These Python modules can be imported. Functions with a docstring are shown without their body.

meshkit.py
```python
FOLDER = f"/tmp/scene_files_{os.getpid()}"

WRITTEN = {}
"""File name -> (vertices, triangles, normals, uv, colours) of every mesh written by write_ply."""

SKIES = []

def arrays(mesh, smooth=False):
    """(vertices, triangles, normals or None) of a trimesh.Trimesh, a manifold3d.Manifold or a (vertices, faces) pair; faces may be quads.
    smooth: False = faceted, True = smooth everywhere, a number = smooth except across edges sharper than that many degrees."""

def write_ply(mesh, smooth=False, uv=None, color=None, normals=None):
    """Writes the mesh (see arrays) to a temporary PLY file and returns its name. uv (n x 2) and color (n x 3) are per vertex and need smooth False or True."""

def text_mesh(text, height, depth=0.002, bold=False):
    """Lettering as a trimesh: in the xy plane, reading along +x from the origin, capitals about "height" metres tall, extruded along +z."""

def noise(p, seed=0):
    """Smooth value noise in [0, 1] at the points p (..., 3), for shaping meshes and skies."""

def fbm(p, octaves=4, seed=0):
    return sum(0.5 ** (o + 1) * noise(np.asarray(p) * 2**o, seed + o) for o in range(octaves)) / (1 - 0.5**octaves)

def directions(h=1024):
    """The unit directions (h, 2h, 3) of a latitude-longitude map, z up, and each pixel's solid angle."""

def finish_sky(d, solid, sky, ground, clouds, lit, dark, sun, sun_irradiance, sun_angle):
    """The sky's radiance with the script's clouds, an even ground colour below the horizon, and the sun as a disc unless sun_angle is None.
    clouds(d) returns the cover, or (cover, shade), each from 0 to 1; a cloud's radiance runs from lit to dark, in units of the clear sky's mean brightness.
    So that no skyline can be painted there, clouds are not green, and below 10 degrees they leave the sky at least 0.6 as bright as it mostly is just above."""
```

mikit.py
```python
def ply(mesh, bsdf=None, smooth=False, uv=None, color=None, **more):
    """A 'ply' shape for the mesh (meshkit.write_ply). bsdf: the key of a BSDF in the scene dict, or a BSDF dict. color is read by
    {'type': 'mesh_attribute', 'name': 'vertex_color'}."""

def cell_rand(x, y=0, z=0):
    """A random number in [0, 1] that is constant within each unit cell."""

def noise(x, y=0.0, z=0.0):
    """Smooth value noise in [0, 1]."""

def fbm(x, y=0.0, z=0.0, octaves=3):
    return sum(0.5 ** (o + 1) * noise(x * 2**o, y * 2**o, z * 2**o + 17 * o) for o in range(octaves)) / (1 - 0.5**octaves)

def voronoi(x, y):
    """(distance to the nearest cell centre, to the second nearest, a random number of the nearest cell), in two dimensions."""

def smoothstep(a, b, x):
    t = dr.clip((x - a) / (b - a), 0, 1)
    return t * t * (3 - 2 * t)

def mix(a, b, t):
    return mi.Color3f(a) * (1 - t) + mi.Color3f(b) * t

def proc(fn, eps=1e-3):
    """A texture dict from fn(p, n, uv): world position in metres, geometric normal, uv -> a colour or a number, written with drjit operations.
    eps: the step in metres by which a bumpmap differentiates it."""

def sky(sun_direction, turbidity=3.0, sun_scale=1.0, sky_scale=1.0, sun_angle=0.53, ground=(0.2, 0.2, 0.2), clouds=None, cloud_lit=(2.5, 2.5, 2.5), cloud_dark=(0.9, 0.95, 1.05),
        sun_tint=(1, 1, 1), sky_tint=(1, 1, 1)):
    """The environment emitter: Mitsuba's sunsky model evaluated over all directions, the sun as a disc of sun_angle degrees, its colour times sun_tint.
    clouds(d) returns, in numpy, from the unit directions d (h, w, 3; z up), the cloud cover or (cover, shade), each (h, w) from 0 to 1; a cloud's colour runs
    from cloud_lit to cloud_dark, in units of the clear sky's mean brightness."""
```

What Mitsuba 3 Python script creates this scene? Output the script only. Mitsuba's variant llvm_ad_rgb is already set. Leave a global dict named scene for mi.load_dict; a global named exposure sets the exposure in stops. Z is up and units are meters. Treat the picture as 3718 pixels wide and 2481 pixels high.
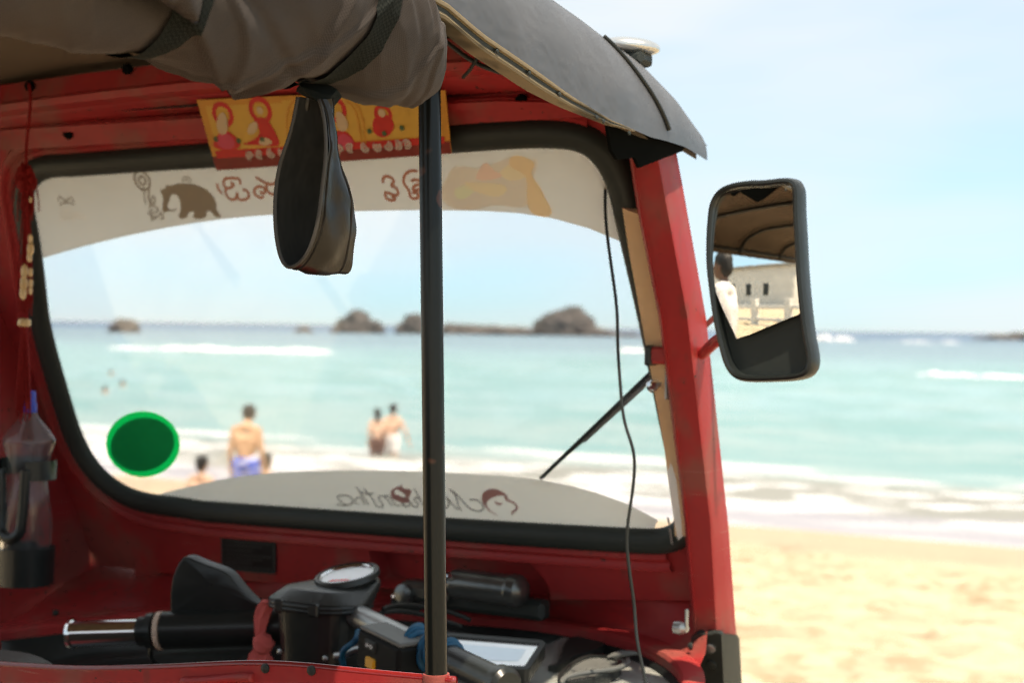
import math, numpy as np, trimesh, manifold3d, drjit as dr, mitsuba as mi, mikit, meshkit
from shapely.geometry import Polygon, LineString, Point, MultiPolygon
from shapely.ops import unary_union
from scipy.spatial import Delaunay
T = mi.ScalarTransform4f
M3 = manifold3d.Manifold
scene, labels = {}, {}
rng = np.random.default_rng(7)

# ------------------------------------------------------------------ camera, sky, exposure
scene['camera'] = {'type': 'thinlens', 'fov': 36.0, 'fov_axis': 'x', 'near_clip': 0.05, 'far_clip': 60000.0,
    'aperture_radius': 0.0038, 'focus_distance': 1.42,
    'to_world': T().look_at(origin=[1.434,-1.95,1.3], target=[0.919,-1.0929,1.291], up=[-0.0161,0.0008,0.9999])}
def cirrus(d):
    az = np.arctan2(d[..., 0], d[..., 1]); el = np.arcsin(np.clip(d[..., 2], -1, 1))
    q = np.stack([az * 2.2 + el * 1.2, el * 9.0 - az * 1.0, az * 0 + 3.3], -1)
    a = meshkit.fbm(q * 1.3, 5, 3)
    b = meshkit.fbm(q * np.array([.6, .8, 1]) + 9.0, 4, 11)
    c = np.clip((0.55 * a + 0.6 * b - 0.36) / 0.34, 0, 1)
    low = np.clip(1 - el / 0.10, 0, 1)
    return np.clip(0.20 + 0.72 * c * c * (3 - 2 * c) + 0.28 * np.clip((el - .10) / .12, 0, 1) - 0.04 * low, 0, 1), 0.15 + 0 * c
scene['sky'] = mikit.sky((0.325, -0.27, 0.905), turbidity=3.2, clouds=cirrus, cloud_lit=(1.85, 1.95, 1.98), cloud_dark=(1.3, 1.45, 1.6), sky_tint=(.78, 1.10, 1.05), ground=(.3, .28, .24))
exposure = 2.25

# ------------------------------------------------------------------ materials
fbm, noise, vor, sst, mix = mikit.fbm, mikit.noise, mikit.voronoi, mikit.smoothstep, mikit.mix
def prin(key, col, rough=.5, spec=.5, **kw):
    c = mikit.proc(col) if callable(col) else {'type': 'rgb', 'value': list(col)}
    r = mikit.proc(rough) if callable(rough) else rough
    d = {'type': 'principled', 'base_color': c, 'roughness': r, 'specular': spec, **kw}
    scene[key] = {'type': 'twosided', 'bsdf': d}
def bump(key, fn, scale, eps=1e-3):
    inner = scene[key]['bsdf']
    scene[key] = {'type': 'twosided', 'bsdf': {'type': 'bumpmap', 'arbitrary': mikit.proc(fn, eps), 'scale': scale, 'bsdf': inner}}
def red_col(p, n, uv):
    d = fbm(p.x * 7, p.y * 7, p.z * 7, 3); s = fbm(p.x * 60, p.y * 60, p.z * 25, 2)
    c = mix((.265, .0225, .024), (.36, .029, .0295), d)
    c = mix(c, (.20, .095, .072), .55 * sst(.50, .72, fbm(p.x * 16 + 3, p.y * 16, p.z * 9, 4)))
    c = mix(c, (.16, .05, .04), sst(.62, .8, s) * sst(.45, .7, d) * .5)
    chip = sst(.80, .83, fbm(p.x * 120, p.y * 120, p.z * 120, 2)) * sst(.45, .6, d)
    scr = sst(.86, .93, noise(p.x * 18 + p.z * 40, p.y * 10, p.z * 420)) * sst(.5, .6, fbm(p.x * 5, p.y * 5, p.z * 5 + 7, 2))
    return mix(mix(c, (.055, .032, .028), chip), (.36, .17, .14), .5 * scr)
prin('red_paint', red_col, lambda p, n, uv: .38 + .25 * fbm(p.x * 14, p.y * 14, p.z * 14, 2), .25, clearcoat=.12, clearcoat_gloss=.85)
prin('gloss_red', (.20, .012, .012), .2, .6, clearcoat=1.0, clearcoat_gloss=.97)
prin('matte_black', (.004, .0046, .0044), .95, .03)
prin('rubber', (.019, .0245, .0225), .55, .4)
prin('black_plastic', lambda p, n, uv: mix((.011, .0142, .0137), (.019, .0225, .022), fbm(p.x * 25, p.y * 25, p.z * 25, 3)), .30, .42)
prin('grey_plastic', lambda p, n, uv: mix((.085, .092, .088), (.14, .145, .135), fbm(p.x * 30, p.y * 30, p.z * 30, 3)), .42, .5)
prin('pole_black', lambda p, n, uv: mix((.0045, .0056, .0052), (.06, .026, .016), sst(.70, .78, fbm(p.x * 55, p.y * 55, p.z * 38, 3))), .24, .3)
def vinyl_col(p, n, uv):
    a = fbm(p.x * 4, p.y * 7, p.z * 5, 3); b = fbm(p.x * 40, p.y * 40, p.z * 40, 2)
    return mix((.032, .034, .037), (.098, .10, .108), .75 * a + .25 * b)
prin('canopy_vinyl', vinyl_col, .42, .5)
bump('canopy_vinyl', lambda p, n, uv: fbm(p.x * 9, p.y * 14, p.z * 9, 3) + .12 * noise(p.x * 150, p.y * 150, p.z * 150), .006, 2e-3)
prin('lining', lambda p, n, uv: mix((.105, .08, .056), (.15, .115, .083), fbm(p.x * 6, p.y * 6, p.z * 6, 3)), .8, .2)
def canvas_col(p, n, uv):
    w = .5 + .5 * dr.sin((uv.x * 1.0 + uv.y * .8) * 2900.0)
    g = .5 + .5 * dr.sin((uv.x * .9 - uv.y * 1.1) * 2300.0)
    s = fbm(p.x * 12, p.y * 12, p.z * 12, 4)
    c = mix((.021, .0178, .0165), (.076, .065, .059), .40 * s + .42 * w + .25 * g)
    return mix(c, (.085, .064, .042), .25 * sst(.5, .8, fbm(p.x * 5 + 4, p.y * 8, p.z * 5, 3)))
prin('canvas', canvas_col, .85, .15, sheen=.3)
def web_col(p, n, uv):
    w = dr.sin(uv.x * 1900.0) * dr.sin(uv.y * 1500.0 + 1.57 * dr.sin(uv.x * 950.0))
    return mix((.006, .0075, .007), (.026, .029, .026), .5 + .5 * w)
prin('webbing', web_col, .9, .05)
prin('strap_vinyl', lambda p, n, uv: mix((.004, .0036, .003), (.015, .0098, .0056), fbm(p.x * 18, p.y * 18, p.z * 18, 3)), .27, .45)
prin('strap_inside', lambda p, n, uv: mix((.012, .013, .012), (.03, .029, .026), fbm(p.x * 160, p.y * 160, p.z * 25, 3)), .9, .1)
prin('thread', (.018, .015, .012), .8, .2)
prin('trim_tape', lambda p, n, uv: mix((.19, .15, .09), (.06, .048, .028), sst(.5, .75, fbm(p.x * 40, p.y * 18, p.z * 60, 3))), .6, .3)
prin('pillar_trim', lambda p, n, uv: mix((.66, .47, .29), (.54, .35, .19), fbm(p.x * 20, p.y * 10, p.z * 5, 3)), .45, .4)
prin('grey_cover', lambda p, n, uv: mix((.20, .215, .205), (.27, .28, .26), fbm(p.x * 30, p.y * 30, p.z * 30, 3)), .42, .5)
prin('chrome', (.78, .79, .80), .10, .5, metallic=1.0)
prin('steel', lambda p, n, uv: mix((.30, .31, .31), (.52, .53, .52), fbm(p.x * 60, p.y * 60, p.z * 60, 2)), .35, .5, metallic=.85)
prin('dark_metal', lambda p, n, uv: mix((.10, .105, .10), (.20, .205, .20), fbm(p.x * 50, p.y * 50, p.z * 50, 3)), .27, .9, metallic=.8)
prin('lamp_metal', lambda p, n, uv: mix((.62, .61, .58), (.80, .78, .74), fbm(p.x * 40, p.y * 40, p.z * 40, 2)), .22, .5, metallic=.9)
scene['silver_plate'] = {'type': 'twosided', 'bsdf': {'type': 'principled', 'base_color': {'type': 'rgb', 'value': [.9, .9, .88]}, 'metallic': .9, 'roughness': .12}}
scene['lid_film'] = {'type': 'twosided', 'bsdf': {'type': 'principled', 'base_color': {'type': 'rgb', 'value': [.66, .74, .80]}, 'metallic': .85, 'roughness': .22}}
scene['mirror_silver'] = {'type': 'twosided', 'bsdf': {'type': 'conductor', 'material': 'Ag'}}
scene['pane_glass'] = {'type': 'thindielectric', 'int_ior': 1.5}
scene['bottle_plastic'] = {'type': 'blendbsdf', 'weight': .07, 'a': {'type': 'thindielectric', 'int_ior': 1.57}, 'b': {'type': 'twosided', 'bsdf': {'type': 'principled', 'base_color': {'type': 'rgb', 'value': [.42, .44, .46]}, 'roughness': .25, 'specular': .9}}}
scene['bottle_water'] = {'type': 'dielectric', 'int_ior': 1.33}
scene['strip_vinyl'] = {'type': 'principledthin', 'base_color': mikit.proc(lambda p, n, uv: mix((.72, .695, .62), (.78, .76, .68), fbm(p.x * 7, p.y * 7, p.z * 7, 3))), 'roughness': .6, 'diff_trans': .85, 'spec_trans': 0.0}
for k, c in dict(print_brown=(.22, .15, .09), print_rust=(.46, .19, .12), print_greybrown=(.30, .25, .19), print_pale=(.70, .66, .58), print_mauve=(.42, .22, .20), print_dark=(.22, .20, .19),
                 print_yellow=(.78, .46, .07), print_gold=(.72, .33, .04), print_red=(.68, .035, .025), print_pink=(.72, .08, .14), print_cream=(.74, .55, .34), print_maroon=(.26, .03, .02),
                 print_white=(.72, .60, .52), print_green=(.07, .13, .05), wash_pink=(.92, .72, .62), wash_yellow=(.92, .84, .62), wash_green=(.84, .87, .66), wash_orange=(.92, .74, .48), wash_grey=(.84, .80, .72)).items():
    prin(k, tuple(t * (.95 if k in ('print_brown', 'print_rust', 'print_greybrown', 'print_pale', 'print_mauve', 'print_dark') or k.startswith('wash') else .74) for t in c), .5, .3)
scene['green_film'] = {'type': 'principledthin', 'base_color': {'type': 'rgb', 'value': [.006, .80, .15]}, 'roughness': .5, 'diff_trans': 1.1, 'spec_trans': 0.0}
scene['green_dark'] = {'type': 'principledthin', 'base_color': {'type': 'rgb', 'value': [.020, .48, .14]}, 'roughness': .6, 'diff_trans': .5, 'spec_trans': 0.0}
prin('green_unused', lambda p, n, uv: mix((.0015, .055, .014), (.004, .085, .025), fbm(p.x * 20, p.y * 20, p.z * 90, 3)), .7, .1)
prin('nameplate_grey', (.05, .056, .054), .5, .3)
prin('matte_plastic', (.009, .0105, .0102), .6, .15)
prin('yellow_button', (.75, .38, .02), .4, .5)
prin('red_cloth', lambda p, n, uv: mix((.50, .085, .08), (.70, .17, .15), fbm(p.x * 70, p.y * 70, p.z * 40, 3)), .8, .2)
prin('red_thread', (.20, .007, .006), .75, .2)
prin('gold_bead', lambda p, n, uv: mix((.55, .33, .10), (.80, .66, .40), fbm(p.x * 90, p.y * 90, p.z * 60, 2)), .35, .5)
prin('blue_cord', lambda p, n, uv: mix((.006, .06, .13), (.012, .12, .23), fbm(p.x * 90, p.y * 90, p.z * 90, 2)), .5, .4)
prin('cap_blue', (.01, .035, .42), .35, .5)
prin('ring_cream', (.55, .42, .33), .6, .3)
prin('dial_face', (.86, .88, .90), .12, .6, clearcoat=1.0, clearcoat_gloss=.98)
prin('red_needle', (.75, .03, .03), .4, .4)
prin('label_white', (.72, .72, .70), .5, .3)
prin('cable_black', (.014, .017, .016), .45, .4)
prin('seat_vinyl', (.05, .045, .04), .5, .4)
prin('skin', lambda p, n, uv: mix((.44, .26, .15), (.54, .34, .21), fbm(p.x * 12, p.y * 12, p.z * 12, 2)), .55, .4)
prin('skin_pale', (.58, .38, .27), .55, .4)
prin('skin_dark', (.13, .07, .045), .55, .4)
prin('hair', (.014, .013, .012), .6, .4)
prin('blue_shorts', lambda p, n, uv: mix((.03, .08, .52), (.50, .52, .72), sst(.45, .62, fbm(p.x * 13, p.y * 13, p.z * 26, 2))), .7, .2)
prin('white_cloth', lambda p, n, uv: mix((.62, .58, .56), (.76, .73, .71), fbm(p.x * 9, p.y * 9, p.z * 9, 2)), .8, .2)
prin('blue_cloth', (.02, .08, .30), .8, .2)
prin('dark_swim', (.17, .10, .08), .7, .2)
def sand_col(p, n, uv):
    g = fbm(p.x * 3, p.y * 3, 0, 4)
    wet = sst(17.6, 19.6, p.y + 1.2 * (fbm(p.x * .25, p.y * .1, 3, 2) - .5))
    c = mix((.325, .274, .190), (.405, .348, .248), g)
    f = sst(.46, .62, fbm(p.x * 9.0, p.y * 6.5, 0, 3)) * (.35 + .65 * sst(.36, .60, fbm(p.x * .9, p.y * .7, 4, 2)))
    c = mix(c, (.235, .176, .105), .58 * f)
    return mix(c, (.285, .228, .168), wet)
prin('sand_surface', sand_col, .9, .1)
def sea_col(p, n, uv):
    y = p.y + 2.6 * (fbm(p.x * .22, p.y * .12, 0, 3) - .5)
    f1 = fbm(p.x * .8, p.y * 1.3, 1, 4); f2 = fbm(p.x * .12, p.y * .30, 5, 4); f3 = fbm(p.x * .55, p.y * 1.3, 7, 3)
    c = mix((.205, .205, .18), (.20, .28, .28), sst(28.0, 31.5, y))
    c = mix(c, (.195, .30, .325), sst(34.0, 60.0, y))
    c = mix(c, (.14, .25, .255), .9 * sst(.48, .68, f2) * sst(31.0, 36.0, y) * (1 - sst(150, 300, y)))
    c = mix(c, (.14, .25, .255), .85 * sst(.46, .62, f3) * sst(29.0, 33.0, y) * (1 - sst(90, 160, y)))
    c = mix(c, (.24, .30, .30), .5 * sst(.56, .70, fbm(p.x * .3 + 9, p.y * 1.1, 3, 3)) * sst(29.0, 33.0, y) * (1 - sst(90, 160, y)))
    c = mix(c, (.145, .21, .25), sst(90.0, 240.0, y))
    c = mix(c, (.085, .128, .195), sst(220.0, 900.0, y))
    foam = sst(.44, .54, f1) * (1 - sst(28.5, 30.3, y)) * sst(22.4, 24.2, y)
    foam = dr.maximum(foam, .9 * sst(.54, .62, fbm(p.x * .22, p.y * 1.2, 9, 4)) * sst(29.5, 30.5, y) * (1 - sst(31.5, 33.5, y)))
    foam = foam * (.55 + .65 * fbm(p.x * 2.2, p.y * 3.0, 4, 3))
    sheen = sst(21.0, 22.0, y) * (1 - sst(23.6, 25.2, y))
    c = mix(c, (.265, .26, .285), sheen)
    edge = sst(20.9, 21.2, y) * (1 - sst(21.7, 22.4, y)) * (.5 + .5 * fbm(p.x * 1.5, p.y * .5, 2, 2))
    return mix(c, (.50, .50, .50), dr.clip(dr.maximum(foam, .8 * edge), 0, 1))
prin('sea_surface', sea_col, .45, .2)
prin('foam_white', (.52, .53, .54), .8, .2)
def rock_col(p, n, uv):
    a = fbm(p.x * .35, p.y * .35, p.z * .7, 4); b = fbm(p.x * 1.2, p.y * 1.2, p.z * .5, 3)
    c = mix((.085, .083, .082), (.165, .145, .132), a)
    return mix(c, (.035, .045, .044), sst(.52, .70, b) * .8)
prin('rock_stone', rock_col, .9, .1)
prin('wall_white', lambda p, n, uv: mix((.55, .53, .49), (.70, .68, .63), fbm(p.x * 2, p.y * 2, p.z * 2, 3)), .8, .2)
prin('wall_grey', lambda p, n, uv: mix((.25, .24, .22), (.38, .36, .33), fbm(p.x * 2, p.y * 2, p.z * 2, 3)), .85, .2)
prin('leaf_green', (.04, .075, .03), .7, .2)

for k in [k for k in scene if k not in ('camera', 'sky')]: scene['mat_' + k] = scene.pop(k)

# ------------------------------------------------------------------ mesh helpers
def add(key, mesh, bsdf, smooth=35, uv=None, **kw):
    scene[key] = mikit.ply(mesh, 'mat_' + bsdf, True if uv is not None else smooth, uv=uv, **kw)
    return key
def lab(key, label=None, cat=None, group=None, kind=None):
    labels[key] = {k: v for k, v in dict(label=label, category=cat, group=group, kind=kind).items() if v}
def grid(P, closed_u=False, closed_v=False, caps=False):
    P = np.asarray(P, float); a, b = P.shape[:2]
    i, j = np.meshgrid(np.arange(a if closed_u else a - 1), np.arange(b if closed_v else b - 1), indexing='ij')
    i1, j1 = (i + 1) % a, (j + 1) % b
    q = np.stack([i * b + j, i1 * b + j, i1 * b + j1, i * b + j1], -1).reshape(-1, 4)
    f = np.vstack([q[:, [0, 1, 2]], q[:, [0, 2, 3]]]); v = P.reshape(-1, 3)
    if caps:
        for k, s in ((0, 1), (a - 1, -1)):
            c = len(v); v = np.vstack([v, P[k].mean(0)])
            r = np.arange(b); r1 = (r + 1) % b
            tri = np.stack([np.full(b, c), k * b + r, k * b + r1], 1)
            f = np.vstack([f, tri if s > 0 else tri[:, ::-1]])
    m = trimesh.Trimesh(v, f, process=False)
    return m
def spline(pts, n):
    pts = np.asarray(pts, float); k = len(pts)
    if k < 3: return pts[0] + (pts[-1] - pts[0]) * np.linspace(0, 1, n)[:, None]
    from scipy.interpolate import PchipInterpolator
    d = np.r_[0, np.cumsum(np.linalg.norm(np.diff(pts, axis=0), axis=1) ** .6)]
    from scipy.interpolate import CubicSpline
    return CubicSpline(d, pts)(np.linspace(0, d[-1], n))
def tube(pts, r, sides=14, closed=False, caps=True):
    p = np.asarray(pts, float); n = len(p); r = np.broadcast_to(r, (n,))
    t = np.gradient(p, axis=0) if not closed else np.roll(p, -1, 0) - np.roll(p, 1, 0)
    t /= np.linalg.norm(t, axis=1, keepdims=True) + 1e-12
    a = np.cross(t[0], [0, 0, 1.]) if abs(t[0][2]) < .9 else np.cross(t[0], [1., 0, 0]); a /= np.linalg.norm(a)
    A = [a]
    for k in range(1, n):
        a = A[-1] - t[k] * np.dot(A[-1], t[k]); A.append(a / np.linalg.norm(a))
    A = np.array(A); B = np.cross(t, A); th = np.arange(sides) * 2 * math.pi / sides
    P = p[:, None] + r[:, None, None] * (np.cos(th)[None, :, None] * A[:, None] + np.sin(th)[None, :, None] * B[:, None])
    return grid(P, closed_u=closed, closed_v=True, caps=caps and not closed)
def lathe(profile, p0, axis, sides=32):
    """profile: (distance along axis, radius) pairs"""
    axis = np.asarray(axis, float); axis /= np.linalg.norm(axis); p0 = np.asarray(p0, float)
    pr = np.asarray(profile, float)
    a = np.cross(axis, [0, 0, 1.]) if abs(axis[2]) < .9 else np.cross(axis, [1., 0, 0]); a /= np.linalg.norm(a); b = np.cross(axis, a)
    th = np.arange(sides) * 2 * math.pi / sides
    P = p0 + pr[:, :1, None] * axis + pr[:, 1:, None] * (np.cos(th)[None, :, None] * a + np.sin(th)[None, :, None] * b)
    return grid(P, closed_v=True, caps=True)
def cat(*ms): return trimesh.util.concatenate([m for m in ms])
def hullpts(p):
    m = M3.hull_points(np.asarray(p, float)).to_mesh(); return trimesh.Trimesh(m.vert_properties[:, :3], m.tri_verts, process=False)
def rbox(c, size, r=.004, R=None):
    """box with bevelled edges; R: rotation matrix"""
    h = np.asarray(size, float) / 2; r = min(r, h.min() * .98); pts = []
    for s in np.ndindex(2, 2, 2):
        s = np.array(s) * 2 - 1.0
        for k in range(3):
            d = np.full(3, -r); d[k] = 0; pts.append(s * (h + d))
        pts.append(s * (h - r * .42))
    pts = np.array(pts)
    if R is not None: pts = pts @ np.asarray(R).T
    return hullpts(pts + np.asarray(c, float))
def rotz(a): c, s = math.cos(a), math.sin(a); return np.array([[c, -s, 0], [s, c, 0], [0, 0, 1.]])
def rotx(a): c, s = math.cos(a), math.sin(a); return np.array([[1, 0, 0], [0, c, -s], [0, s, c]])
def polys(g): return [q for q in (g.geoms if hasattr(g, 'geoms') else [g]) if q.geom_type == 'Polygon' and q.area > 1e-9]
# frame of the raked windscreen: x to the right, s up the slope, h towards the driver
WO, WE, WN = np.array([0, .002, 1.02]), np.array([0.0,-0.4161,0.9093]), np.array([0.0,0.9093,0.4161])
WX = np.array([1., 0, 0])
def W(q):
    q = np.asarray(q, float); return WO + q[..., :1] * WX + q[..., 1:2] * WE - q[..., 2:3] * WN
def plate(g, h0, h1, frame=None):
    """flat polygons (2-D) as a solid between h0 and h1 above a plane"""
    out = []
    for q in polys(g):
        m = trimesh.creation.extrude_polygon(q, h1 - h0, engine='earcut'); v = np.array(m.vertices); v[:, 2] += h0
        if frame is None: v = W(v); f = m.faces
        else:
            o, ex, ey = (np.asarray(t, float) for t in frame); ez = np.cross(ex, ey); v = o + v[:, :1] * ex + v[:, 1:2] * ey + v[:, 2:] * ez; f = m.faces
        out.append(trimesh.Trimesh(v, f, process=False))
    return cat(*out)
def sheet(g, h, step=.02, frame=None, fn=None):
    """a polygon as one thin curved sheet, triangulated; fn lifts (x, y) -> extra height"""
    q = polys(g)[0]; n = max(24, int(q.length / step)); b = [q.exterior.interpolate(t, normalized=True).coords[0] for t in np.arange(n) / n]
    x0, y0, x1, y1 = q.bounds; gx, gy = np.meshgrid(np.arange(x0, x1, step), np.arange(y0, y1, step)); ins = [p for p in zip(gx.ravel(), gy.ravel()) if q.buffer(-step * .45).contains(Point(p))]
    p = np.array(b + ins); t = Delaunay(p).simplices; cen = p[t].mean(1)
    t = t[[q.contains(Point(c)) for c in cen]]
    v = np.c_[p, np.full(len(p), h) + (fn(p[:, 0], p[:, 1]) if fn else 0)]
    if frame is None: w = W(v)
    else:
        o, ex, ey = (np.asarray(k, float) for k in frame); w = o + v[:, :1] * ex + v[:, 1:2] * ey + v[:, 2:] * np.cross(ex, ey)
    return trimesh.Trimesh(w, t, process=False)
def strokes(lines, width, smooth=True):
    out = []
    for l in lines:
        l = np.asarray(l, float)
        if smooth and len(l) > 2: l = spline(l, 8 * len(l))
        out.append(LineString(l).buffer(width / 2, quad_segs=3))
    return unary_union(out)
def blob(pts, n=60):
    pts = np.asarray(pts, float); return Polygon(spline(np.vstack([pts, pts[:1]]), n)).buffer(0)
def ring_loft(outline, profile):
    """closed 2-D outline swept with (outward offset, height) pairs"""
    o = np.asarray(outline, float); t = np.roll(o, -1, 0) - np.roll(o, 1, 0); nrm = np.c_[t[:, 1], -t[:, 0]]; nrm /= np.linalg.norm(nrm, axis=1, keepdims=True)
    if Polygon(o).exterior.is_ccw is False: nrm = -nrm
    return grid(np.stack([W(np.c_[o + a * nrm, np.full(len(o), h)]) for a, h in profile]), closed_v=True)
def pieces(key, g, mk, mat):
    for k, q in enumerate(sorted(polys(g), key=lambda q: q.centroid.x)): add(key + ('' if k == 0 else '_%03d' % k), mk(q), mat, 20)
def resample(q, n): return np.array([q.exterior.interpolate(t, normalized=True).coords[0] for t in np.arange(n) / n])

# ------------------------------------------------------------------ beach, sea
def shore_z(x, y): return np.interp(y, [-1e4, -40, 0, 2, 8, 15, 21.3, 30, 45, 75], [1.5, 1.2, 0, -.06, -.73, -1.52, -1.80, -2.25, -2.7, -5.4])
def sand_mesh(xs, ys, amp):
    X, Y = np.meshgrid(xs, ys, indexing='ij'); Z = shore_z(X, Y)
    wet = np.clip((19.4 - Y) / 2.2, 0, 1)
    q = np.stack([X, Y, 0 * X], -1)
    pits = meshkit.noise(q * 2.1, 4); pits = np.clip((pits - .62) / .3, 0, 1)
    Z = Z + wet * amp * (.09 * (meshkit.fbm(q * 1.5, 4, 2) - .5) + .09 * (meshkit.fbm(q * 4.0, 3, 5) - .5) - .13 * pits)
    return grid(np.stack([X, Y, Z], -1))
coarse = lambda a, b, n: np.sinh(np.linspace(np.arcsinh(a), np.arcsinh(b), n))
xs = np.r_[coarse(-600, -14.2, 14)[:-1], np.linspace(-14.2, 12, 300), coarse(12.1, 600, 14)[1:]]
ys = np.r_[coarse(-600, -12, 10)[:-1], np.linspace(-12, 2, 50)[:-1], np.linspace(2, 21.5, 230), np.linspace(22, 70, 20)]
add('sand', sand_mesh(xs, ys, 1.0), 'sand_surface', True); lab('sand', 'pale yellow trampled beach sand in front of the vehicle', kind='structure')
def sea_mesh(xs, ys, amp):
    X, Y = np.meshgrid(xs, ys, indexing='ij'); q = np.stack([X * .35, Y * .9, 0 * X], -1)
    a = amp * np.clip((Y - 22) / 20, .08, 1) * np.clip((260 - Y) / 120, 0, 1)
    Z = -1.80 + a * (.34 * (meshkit.fbm(q * .55, 4, 8) - .5) + .13 * (meshkit.fbm(q * 2.0, 3, 6) - .5))
    return grid(np.stack([X, Y, Z], -1))
xs = np.r_[coarse(-30000, -70, 16)[:-1], np.linspace(-70, 70, 240), coarse(70.5, 30000, 16)[1:]]
ys = np.r_[np.linspace(20.6, 60, 110), np.linspace(60.5, 260, 160), coarse(262, 40000, 26)[0:]]
add('sea', sea_mesh(xs, ys, 1.0), 'sea_surface', True); lab('sea', 'turquoise sea with foam at the shore', kind='structure')

# breakers: long low crests of white water
def breaker(key, x0, x1, y, h, label, seed, depth=3.0):
    n = max(24, int((x1 - x0) / max(h * .8, .5))); u = np.linspace(0, 1, n); x = x0 + (x1 - x0) * u
    hh = h * np.sin(np.pi * u) ** .5 * np.clip(1.9 * meshkit.fbm(np.c_[u * n * .16, 0 * u, 0 * u + seed], 3, seed) - .45, .06, 1.1); yy = y + 2 * h * (meshkit.noise(np.c_[u * 5, 0 * u, 0 * u], seed) - .5)
    ph = np.linspace(0, np.pi, 9)
    k = 1 + .35 * (meshkit.noise(np.stack([np.repeat(x[:, None], 9, 1) * .9, np.tile(ph * 3, (n, 1)), 0 * np.zeros((n, 9))], -1), seed + 2) - .5)
    P = np.stack([np.repeat(x[:, None], 9, 1), yy[:, None] - np.cos(ph) * depth * .5 * k, -1.95 + hh[:, None] * np.sin(ph) * k + .12], -1)
    add(key, grid(P), 'foam_white', True); lab(key, label, 'wave')
breaker('breaking_wave', -133.2, -103.3, 132.1, 0.93, 'long white breaker left of centre in front of the first rock islet', 20, 6.0)
breaker('breaking_wave_001', -190.6, -177.0, 521.4, 2.11, 'short white breaker just right of the side mirror near the horizon', 21, 8.0)
breaker('breaking_wave_002', -32.8, -28.2, 112.1, 0.60, 'white breaking wave at the right side of the picture', 22, 3.0)
breaker('breaking_wave_003', -28.1, -22.9, 109.8, 0.27, 'small wave crest at the right edge of the picture', 23, 2.0)
breaker('breaking_wave_004', -95.8, -92.2, 188.5, 0.70, 'small white breaker beside the right windscreen pillar', 24, 4.0)
breaker('breaking_wave_005', -163.2, -134.8, 500.3, 0.84, 'broken line of surf at the far right near the horizon', 25, 10.0)

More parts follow.
